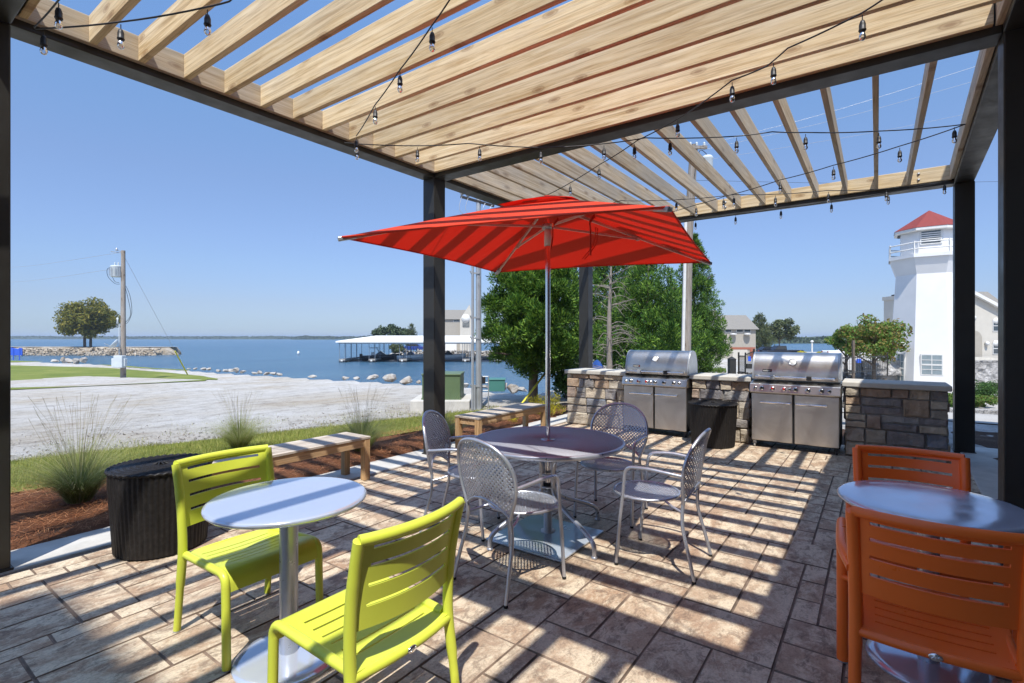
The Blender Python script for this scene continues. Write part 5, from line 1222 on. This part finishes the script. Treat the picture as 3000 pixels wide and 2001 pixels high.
D = 75; s = D/F
t,w,rf = house(2090,2214,D,-1.65,(1047-962)*s-.0,(1047-917)*s,'taupe garage house with shingle roof right of the slender evergreen',M['siding'],8)
mb = MB(); mb.box((-.2-w/2+15*s,2.0,(1047-925)*s),(-w/2+24*s,2.8,(1047-903)*s)); mb.build('chimney', M['siding'], rf)
mb = MB(); mb.box((-w*.05,-.06,0),(w*.30,-.003,26*s)); mb.build('garage_door', M['stucco'], t)
mb = MB(); mb.box((-w*.10,-.08,26.5*s),(w*.36,-.004,43*s-10*s)); mb.box((w*.36,-.08,0),(w*.48,-.004,33*s)); mb.build('brick_surround', M['brick'], t)
for x in (-.15,.12,.30): window(t,x*w,(1047-969)*s,.9,.35,grid_=False)
for x in (-.05,.28): mb = MB(); mb.lathe([(0,.3),(.45,.25),(.5,.12),(.0,.0)],14,Matrix.Translation((x*w,-.3,(1047-979)*s))); mb.build('wall_lamp', M['trim'], t)
D = 112; s = D/F
t,w,rf = house(1296,1372,D,-1.65,(1056-962)*s,(1056-931)*s,'taupe lakeside house behind the boat dock, left of the steel pole',M['siding'],10)
mb = MB(); hh = (1056-962)*s; xx = w*.20; mb.prism([(xx,0),(w*.5+1.2,0),(w*.5+1.2,(1056-962)*s),((xx+w*.5+1.2)/2+.6,(1056-920)*s),(xx,(1056-962)*s)],-1.2,-.02,Matrix(((1,0,0,0),(0,0,1,0),(0,1,0,0),(0,0,0,1)))); gb = mb.build('gable', M['stucco'], t)
mb = MB(); mb.lathe([(0,0),(.95,0),(.95,.06),(0,.07)],24,Matrix.Translation((w*.42,-1.2,(1056-960)*s))@Matrix.Rotation(radians(90),4,'X')); mb.build('arched_window', M['trim'], gb)
mb = MB(); mb.box((w*.30,-1.26,(1056-985)*s),(w*.56,-1.205,(1056-965)*s)); mb.build('balcony_opening', M['glass'], gb)
for k in range(5): mb = MB(); mb.beam((w*(.31+.045*k),-1.30,(1056-966)*s),(w*(.36+.045*k),-1.30,(1056-984)*s),.12,.05); mb.build('balcony_slat', M['stucco'], gb)
window(t,w*.04,(1056-969)*s,1.2,.4,grid_=False); mb = MB(); mb.box((-w*.40,-.06,.2),(w*.05,-.003,32*s)); mb.build('garage_door', M['trim'], t)
# big cream house at far right
D = 47; s = D/F; t = thing('house', cam_at(2870,D,-1.0), 'cream stucco house with arched entrance beyond the back right post', 'house', CROT)
def XX(px): return (px-2870)*s
def ZZ(py): return EYE-(py-Y0)*s+1.0
Mp = Matrix(((1,0,0,0),(0,0,1,0),(0,1,0,0),(0,0,0,1)))
mb = MB(); gx = 2835; mb.prism([(XX(2790),-.5),(XX(2935),-.5),(XX(2935),ZZ(925)),(XX(2925),ZZ(906)),(XX(gx),ZZ(855)),(XX(2790),ZZ(882)),(XX(2790),ZZ(925))],0,4.5,Mp); mb.build('wall', M['stucco'], t)
mb = MB()
for a,b in (((gx-6,850),(2945,912)),((gx+6,850),(2785,884))): mb.beam((XX(a[0]),-.25,ZZ(a[1])),(XX(b[0]),-.25,ZZ(b[1])),.3,.28)
mb.build('gable_trim', M['trim'], t)
mb = MB(); mb.add([(XX(gx),.2,ZZ(848)),(XX(gx),4.6,ZZ(848)),(XX(2950),4.6,ZZ(915)),(XX(2950),.2,ZZ(915))],[(0,1,2,3)]); mb.add([(XX(gx),.2,ZZ(848)),(XX(gx),4.6,ZZ(848)),(XX(2795),4.6,ZZ(885)),(XX(2785),.2,ZZ(885))],[(3,2,1,0)]); mb.add([(XX(2870),7,ZZ(836)),(XX(3100),7,ZZ(836)),(XX(3100),4.2,ZZ(905)),(XX(2870),4.2,ZZ(905))],[(0,1,2,3)]); rf = mb.build('roof', M['grey_roof'], t, solid=.1)
mb = MB(); mb.box((XX(2935),1,-.5),(XX(3100),10,ZZ(905))); mb.build('wing', M['stucco'], t)
mb = MB(); ar = [(XX(2828),0)]+[(XX(2852)-24*s*cos(pi*k/12),ZZ(992)+24*s*sin(pi*k/12)) for k in range(13)]+[(XX(2876),0)]; mb.prism(ar,-.05,-.004,Mp); mb.build('entrance_arch', M['siding'], t)
mb = MB(); mb.lathe([(0,0),(6*s,0),(6*s,.06),(0,.07)],20,Matrix.Translation((XX(2853),-.02,ZZ(931)))@Matrix.Rotation(radians(90),4,'X')); mb.build('round_window', M['trim'], t)
for y0,y1 in ((969,940),(1036,1006)):
    f = window(t,XX(2917),ZZ(y0),16*s,(y0-y1)*s,0,grid_=False); mb = MB(); mb.lathe([(0,0),(9*s,0),(9*s,.05),(0,.051)],24,Matrix.Translation((XX(2917),-.02,ZZ(y1)))@Matrix.Rotation(radians(90),4,'X')); mb.build('fanlight', M['trim'], f); mb = MB(); mb.box((XX(2909),-.075,ZZ((y0+y1)/2)-.03),(XX(2925),-.058,ZZ((y0+y1)/2)+.03)); mb.build('glazing_bar', M['trim'], f)
mb = MB(); mb.lathe([(.0,0),(.14,.02),(.16,.3),(0,.38)],10,Matrix.Translation((XX(2888),-.15,ZZ(1012)))); mb.build('wall_lamp', M['trim'], t)
mb = MB()
for k in range(4): mb.box((XX(2826-6*k),-.9-.35*k,-.6),(XX(2884+10*k),-.55-.35*k,ZZ(1045+4*k)))
mb.build('steps', M['cap'], t)
mb = MB(); mb.box((XX(2668),2,ZZ(1060)),(XX(2705),3.4,ZZ(872))); mb.box((XX(2665),1.9,ZZ(873)),(XX(2708),3.5,ZZ(862))); ch = mb.build('chimney', M['stucco'], t); mb = MB(); mb.lathe([(.25,ZZ(862)),(.3,ZZ(857)),(0,ZZ(855))],12,Matrix.Translation((XX(2686),2.7,0))); mb.build('chimney_cap', M['plastic'], ch)
mb = MB(); mb.box((XX(2690),2.5,-.6),(XX(2740),5,ZZ(985))); mb.build('wing', M['stucco'], t)
# rubble retaining walls
def rubble(a, b, D, y0, y1, label):
    s = D/F; p0 = cam_at(a,D,EYE-(y1-Y0)*s); w = (b-a)*s; h = (y1-y0)*s; t = thing('retaining_wall', p0, label, 'wall', CROT, 'rubble retaining walls'); mb = MB()
    nx_,nz2 = int(w/.22)+2,int(h/.2)+2; mb.grid(lambda i,j:(i*w,-.12*noise.noise(Vector((i*w*2.2,j*h*2.2,a)))-.08*noise.noise(Vector((i*w*5,j*h*5,3)))+.1*j,j*h),nx_*2,nz2*2,False); mb.box((0,.25,-.5),(w,.8,h-.03)); mb.build('stone_face', M['wallrock'], t); return t
rubble(2812,3120,34,1056,1122,'grey rubble retaining wall below the cream house')
rubble(2530,2660,33,1056,1100,'grey rubble wall behind the leafy tree left of the lighthouse')
# ---- lighthouse
D = 31; s = D/F; LHX = 2722; g = cam_at(LHX,D+2.4,-1.75); s = (D+2.4)/F; t = thing('lighthouse', g, 'white octagonal lighthouse tower with red roof and railed gallery', 'lighthouse', CROT+atan2(-(LHX-1500),F)*-0)
def zl(py): return EYE-(py-Y0)*s+1.75
def octa(r, z, off=radians(22.5+9)): return [(r*cos(off+pi/4*k),r*sin(off+pi/4*k),z) for k in range(8)]
def oring(mb, prof):
    vs = []
    for r,z in prof: vs += octa(r,z)
    mb.add(vs,[(i*8+k,i*8+(k+1)%8,(i+1)*8+(k+1)%8,(i+1)*8+k) for i in range(len(prof)-1) for k in range(8)])
rb = 104*s; rt = 84*s
mb = MB(); oring(mb,[(rb*1.02,-.5),(rb,zl(1108)),(rt,zl(808)),(99*s,zl(762)),(101*s,zl(758)),(0.01,zl(757))]); mb.build('tower', M['white'], t)
mb = MB(); oring(mb,[(103*s,zl(762)),(103*s,zl(752)),(0.01,zl(751.5))]); mb.build('gallery_deck', M['white'], t)
mb = MB(); oring(mb,[(72*s,zl(752)),(72*s,zl(676)),(0.01,zl(675))]); ln = mb.build('lantern_room', M['white'], t)
mb = MB(); oring(mb,[(80*s,zl(686)),(88*s,zl(684)),(88*s,zl(677)),(.01,zl(676))]); mb.build('eaves', M['trim'], t)
mb = MB(); oring(mb,[(89*s,zl(676.5)),(.02,zl(617)),(0.001,zl(616))]); mb.build('roof', M['red_roof'], t)
mb = MB()
for zz in (738,720): 
    q = octa(100*s,zl(zz)); mb.tube(q,.045,6,closed=True)
for q in octa(100*s,0): mb.beam((q[0],q[1],zl(752)),(q[0],q[1],zl(716)),.07,.07,Vector((0,1,0)))
mb.build('railing', M['trim'], t)
def facewin(parent, k, r, fx, z0, z1, w, louv=False):
    a = radians(22.5+9)+pi/4*k+pi/8; ap = r*cos(pi/8); Mx = Matrix.Rotation(a+pi/2,4,'Z')
    def tx(p): return Mx@Vector(p)
    mb = MB(); mb.box((fx-w/2-.07,-ap-.06,z0-.07),(fx+w/2+.07,-ap+.12,z1+.07),Mx); f = mb.build('window', M['trim'], parent)
    mb = MB(); mb.box((fx-w/2,-ap-.068,z0),(fx+w/2,-ap-.05,z1),Mx); mb.build('pane', M['glass'] if louv else M['shade'], f); mb = MB()
    if louv:
        for q in range(1,6): mb.box((fx-w/2,-ap-.10,z0+(z1-z0)*q/6-.03),(fx+w/2,-ap-.07,z0+(z1-z0)*q/6+.03),Mx)
    else:
        mb.box((fx-.02,-ap-.08,z0),(fx+.02,-ap-.069,z1),Mx)
        for q in (.25,.5,.75): mb.box((fx-w/2,-ap-.082,z0+(z1-z0)*q-(.05 if q == .5 else .02)),(fx+w/2,-ap-.0695,z0+(z1-z0)*q+(.05 if q == .5 else .02)),Mx)
    mb.build('glazing_bar', M['trim'], f)
FK = LHF = 5
# which octagon faces look at the camera: choose by facing direction
vc = Vector((0,0,0))-g; ang_c = atan2(vc.y,vc.x)-t.rotation_euler.z
fs_ = sorted(range(8), key=lambda k: -cos(radians(22.5+9)+pi/4*k+pi/8-ang_c))
front = fs_[0]
def scrx(k):
    a_ = radians(22.5+9)+pi/4*k+pi/8+t.rotation_euler.z; p_ = g+Vector((cos(a_),sin(a_),0))*2; return (p_.x*SA-p_.y*CA)/(p_.x*CA+p_.y*SA)
second = min(fs_[1:3], key=scrx)
def rr_(py): return rb+(rt-rb)*(zl(py)-zl(1108))/(zl(808)-zl(1108))
facewin(t, front, rr_(1063), 0, zl(1091), zl(1038), 45*s*.95)
facewin(t, second, rr_(1075), 0, zl(1118), zl(1038), .42)
facewin(t, front, 72*s, 0, zl(722), zl(688), 44*s*.95, True)
a = ang_c+pi/2*1.0
mb = MB(); lx = -rr_(1000)*.92
mb.tube(smoothpath([(lx,-.6,zl(975)),(lx-.35,-.75,zl(972)),(lx-.45,-.8,zl(985)),(lx-.40,-.8,zl(1000))],5),.03,6); mb.lathe([(.05,zl(998)),(.12,zl(1002)),(.40,zl(1014)),(.36,zl(1014)),(0,zl(1004))],16,Matrix.Translation((lx-.40,-.8,0))); mb.build('gooseneck_lamp', M['trim'], t)
# ---- iron fence, gate, posts
def rail_fence(a, b, Da, Db, y0, y1, label, n):
    A = cam_at(a,Da,0); B = cam_at(b,Db,0); zb0 = EYE-(y1-Y0)*Da/F; h = (y1-y0)*Da/F; o0 = A+Vector((0,0,zb0)); t = thing('iron_fence', o0, label, 'fence', group='black iron railings'); d = B-A; d.z = T(B.x,B.y)-T(A.x,A.y) if False else 0
    mb = MB()
    for i in range(n): p = d*(i/(n-1)); mb.tube([p,p+Vector((0,0,h))],.011,5)
    mb.build('balusters', M['steel'], t); mb = MB()
    for z in (.08,h-.06): mb.beam(Vector((0,0,z)),d+Vector((0,0,z)),.03,.03)
    mb.build('rail', M['steel'], t)
    for p in (Vector((0,0,0)),d): mb = MB(); mb.beam(p-Vector((0,0,.3)),p+Vector((0,0,h+.12)),.06,.06,Vector((0,1,0))); mb.build('fence_post', M['steel'], t)
rail_fence(2466,2600,23,26,1046,1098,'black iron railing right of the right grill lid',26)
rail_fence(2164,2184,22,21.6,1040,1094,'narrow black iron railing left of the gate',8)
p = cam_at(2196,21.5,EYE-(1098-Y0)*21.5/F); t = thing('iron_gate', p, 'black iron gate with a lock plate between the two grills', 'gate', CROT); s = 21.5/F; mb = MB()
for x in range(-10,12,3): mb.tube([(x*s,0,0),(x*s,0,(66+x*.4)*s)],.011,5)
mb.build('balusters', M['steel'], t); mb = MB()
mb.beam((-12*s,0,3*s),(12*s,0,3*s),.03,.03); mb.beam((-12*s,0,58*s),(12*s,0,68*s),.03,.03); mb.beam((-12*s,0,0),(-12*s,0,62*s),.05,.05,Vector((0,1,0))); mb.beam((13*s,0,0),(13*s,0,76*s),.06,.06,Vector((0,1,0))); mb.build('gate_frame', M['steel'], t)
mb = MB(); mb.box((-9*s,-.05,18*s),(8*s,.02,32*s)); mb.build('lock_box', M['steel'], t); mb = MB(); mb.box((-5*s,-.03,40*s),(3*s,-.01,54*s)); mb.build('notice_plate', M['blue'], t)
p = cam_at(2144,21,EYE-(1104-Y0)*21/F); s = 21/F; t = thing('gate_post', p, 'square black post with pointed cap left of the iron gate', 'post', CROT); mb = MB(); mb.box((-9*s,-.13,-.3),(9*s,.13,52*s)); mb.build('shaft', M['steel'], t, bevel=.008); mb = MB(); mb.add([(-10*s,-.15,52*s),(10*s,-.15,52*s),(10*s,.15,52*s),(-10*s,.15,52*s),(0,0,60*s)],[(0,1,4),(1,2,4),(2,3,4),(3,0,4),(3,2,1,0)]); mb.build('post_cap', M['steel'], t)
p = cam_at(2500,26,EYE-(1097-Y0)*26/F); s = 26/F; t = thing('sign_post', p, 'rusty brown post carrying a small blue sign by the iron railing', 'sign post', CROT); mb = MB(); mb.box((-3*s,-.05,-.3),(3*s,.05,100*s)); mb.build('post', M['bark'], t)
mb = MB(); mb.box((8*s,-.06,34*s),(22*s,-.03,46*s)); mb.beam((3*s,-.04,40*s),(9*s,-.04,40*s),.03,.03); mb.build('sign_board', M['blue'], t)
p = cam_at(2379,58,-1.65); s = 58/F; t = thing('lamp_post', p, 'white lamp post by the lake above the right grill lid', 'lamp post'); mb = MB(); mb.tube([(0,0,-.1),(0,0,EYE+1.65-(1003-Y0)*s)],2.2*s,10); mb.build('post', M['trim'], t); zz = EYE+1.65-(1003-Y0)*s; mb = MB(); mb.lathe([(.08,zz),(.17,zz+.05),(.19,zz+.12),(.1,zz+.2),(0,zz+.24)],14); mb.build('lamp_head', M['trim'], t)
for k,(a,b) in enumerate((((2830,1212),(2960,1217)),)):
    A = gnd(*a); B = gnd(*b); t = thing('stone_kerb', A, 'low grey stone kerb between the drive and the hedge', 'kerb'); mb = MB(); d = (B-A); n = 14
    A2 = d*-1.6
    for i in range(26): mb.beam(A2+d*(i*.16)+d*.006,A2+d*((i+1)*.16-.006),.2,.24)
    mb.build('kerb_stones', M['wallrock'], t, bevel=.02)
# ---- the hotel standing beside and behind the camera (its shade falls on the right of the patio)
ht = thing('hotel_building', (0,-1.62,0), 'dark brown hotel block beside the right edge of the patio', 'building')
mb = MB(); mb.box((-12,-14,-.3),(9.0,0,6.15)); mb.build('wall', M['hotel'], ht)
mb = MB(); mb.box((-12.1,-14.1,6.152),(9.08,.08,6.40)); mb.build('parapet', M['trim'], ht)
mb = MB(); mb.box((-24,-14,-.3),(-12.003,1.2,14.0)); mb.box((-12,-14,6.41),(-5.85,1.25,14.0)) if False else mb.box((-12.0,-14,6.41),(-5.85,-.3,14.0)); mb.build('tower_wall', M['hotel'], ht)
mb = MB(); mb.box((-24.1,-14.1,14.003),(-5.80,1.30,14.15)); mb.build('tower_parapet', M['trim'], ht)
for k in range(6):
    x = -10+3.1*k; mb = MB(); mb.box((x,.004,.5),(x+1.5,.05,2.5)); f = mb.build('window', M['trim'], ht); mb = MB(); mb.box((x+.07,.052,.57),(x+1.43,.058,2.43)); mb.build('pane', M['glass'], f)
# ================================================================ LIGHT, AIR, CAMERA
SUN = Vector((.472,.305,-1)).normalized()
el = math.asin(-SUN.z); az = atan2(-SUN.x,-SUN.y)
sd = bpy.data.lights.new('sun','SUN'); sd.energy = 4.4; sd.angle = radians(.53); sd.color = (1,.955,.88)
so = bpy.data.objects.new('sun',sd); COL.objects.link(so); so.rotation_euler = SUN.to_track_quat('-Z','Y').to_euler(); so.location = (-10,-6,25)
w = bpy.data.worlds.new('World'); S.world = w; w.use_nodes = True; nt = w.node_tree; bg = nt.nodes['Background']
sk = nt.nodes.new('ShaderNodeTexSky'); sk.sky_type = 'NISHITA'; sk.sun_disc = False; sk.sun_elevation = el; sk.sun_rotation = az; sk.air_density = 1.0; sk.dust_density = .15; sk.ozone_density = 3.0; sk.altitude = 100
tc = nt.nodes.new('ShaderNodeTexCoord'); sx = nt.nodes.new('ShaderNodeSeparateXYZ'); nt.links.new(tc.outputs['Generated'], sx.inputs[0])
rp = nt.nodes.new('ShaderNodeValToRGB'); e = rp.color_ramp.elements; e[0].position = 0; e[0].color = (.29,.385,.61,1); e[1].position = 1; e[1].color = (1.9,1.9,1.85,1)
for zz,cc in ((.02,(.315,.385,.58)),(.06,(.40,.42,.56)),(.129,(.515,.53,.64)),(.177,(.585,.585,.69)),(.276,(.70,.69,.765)),(.366,(.765,.815,.88)),(.5,(.86,.98,1.08)),(.7,(1.5,1.55,1.55))):
    q = e.new(zz); q.color = (*cc,1)
nt.links.new(sx.outputs[2], rp.inputs[0]); mx = nt.nodes.new('ShaderNodeMix'); mx.data_type = 'RGBA'; mx.blend_type = 'MULTIPLY'; mx.inputs[0].default_value = 1
nt.links.new(sk.outputs[0], mx.inputs[6]); nt.links.new(rp.outputs[0], mx.inputs[7]); nt.links.new(mx.outputs[2], bg.inputs[0]); bg.inputs[1].default_value = .15
HZ = True
if HZ:
    mb = MB(); mb.box((-7200,-7200,-5.6),(7200,7200,16)); hm = bpy.data.materials.new('pale_haze'); hm.use_nodes = True; hn = hm.node_tree; hn.nodes.remove(hn.nodes['Principled BSDF'])
    pv = hn.nodes.new('ShaderNodeVolumePrincipled'); pv.inputs['Color'].default_value = (.72,.84,1,1); pv.inputs['Density'].default_value = .00032; pv.inputs['Anisotropy'].default_value = .2; hn.links.new(pv.outputs[0], hn.nodes['Material Output'].inputs['Volume']); hz = mb.build('haze', hm); hz['kind'] = 'stuff'
cd = bpy.data.cameras.new('camera'); co = bpy.data.objects.new('camera',cd); COL.objects.link(co)
co.location = (0,0,EYE); co.rotation_euler = (radians(90),0,radians(-(90-35.7805)))
cd.sensor_width = 36; cd.lens = F/3000*36; cd.shift_y = -(1000.5-Y0)/3000; cd.clip_start = .05; cd.clip_end = 12000
S.camera = co
S.view_settings.view_transform = 'Standard'; S.view_settings.look = 'None'; S.view_settings.gamma = 1; S.view_settings.use_curve_mapping = False; S.view_settings.exposure = .5
S.render.engine = 'CYCLES'; S.cycles.max_bounces = 8; S.cycles.transparent_max_bounces = 12; S.cycles.caustics_reflective = False; S.cycles.caustics_refractive = False
S.cycles.use_denoising = True
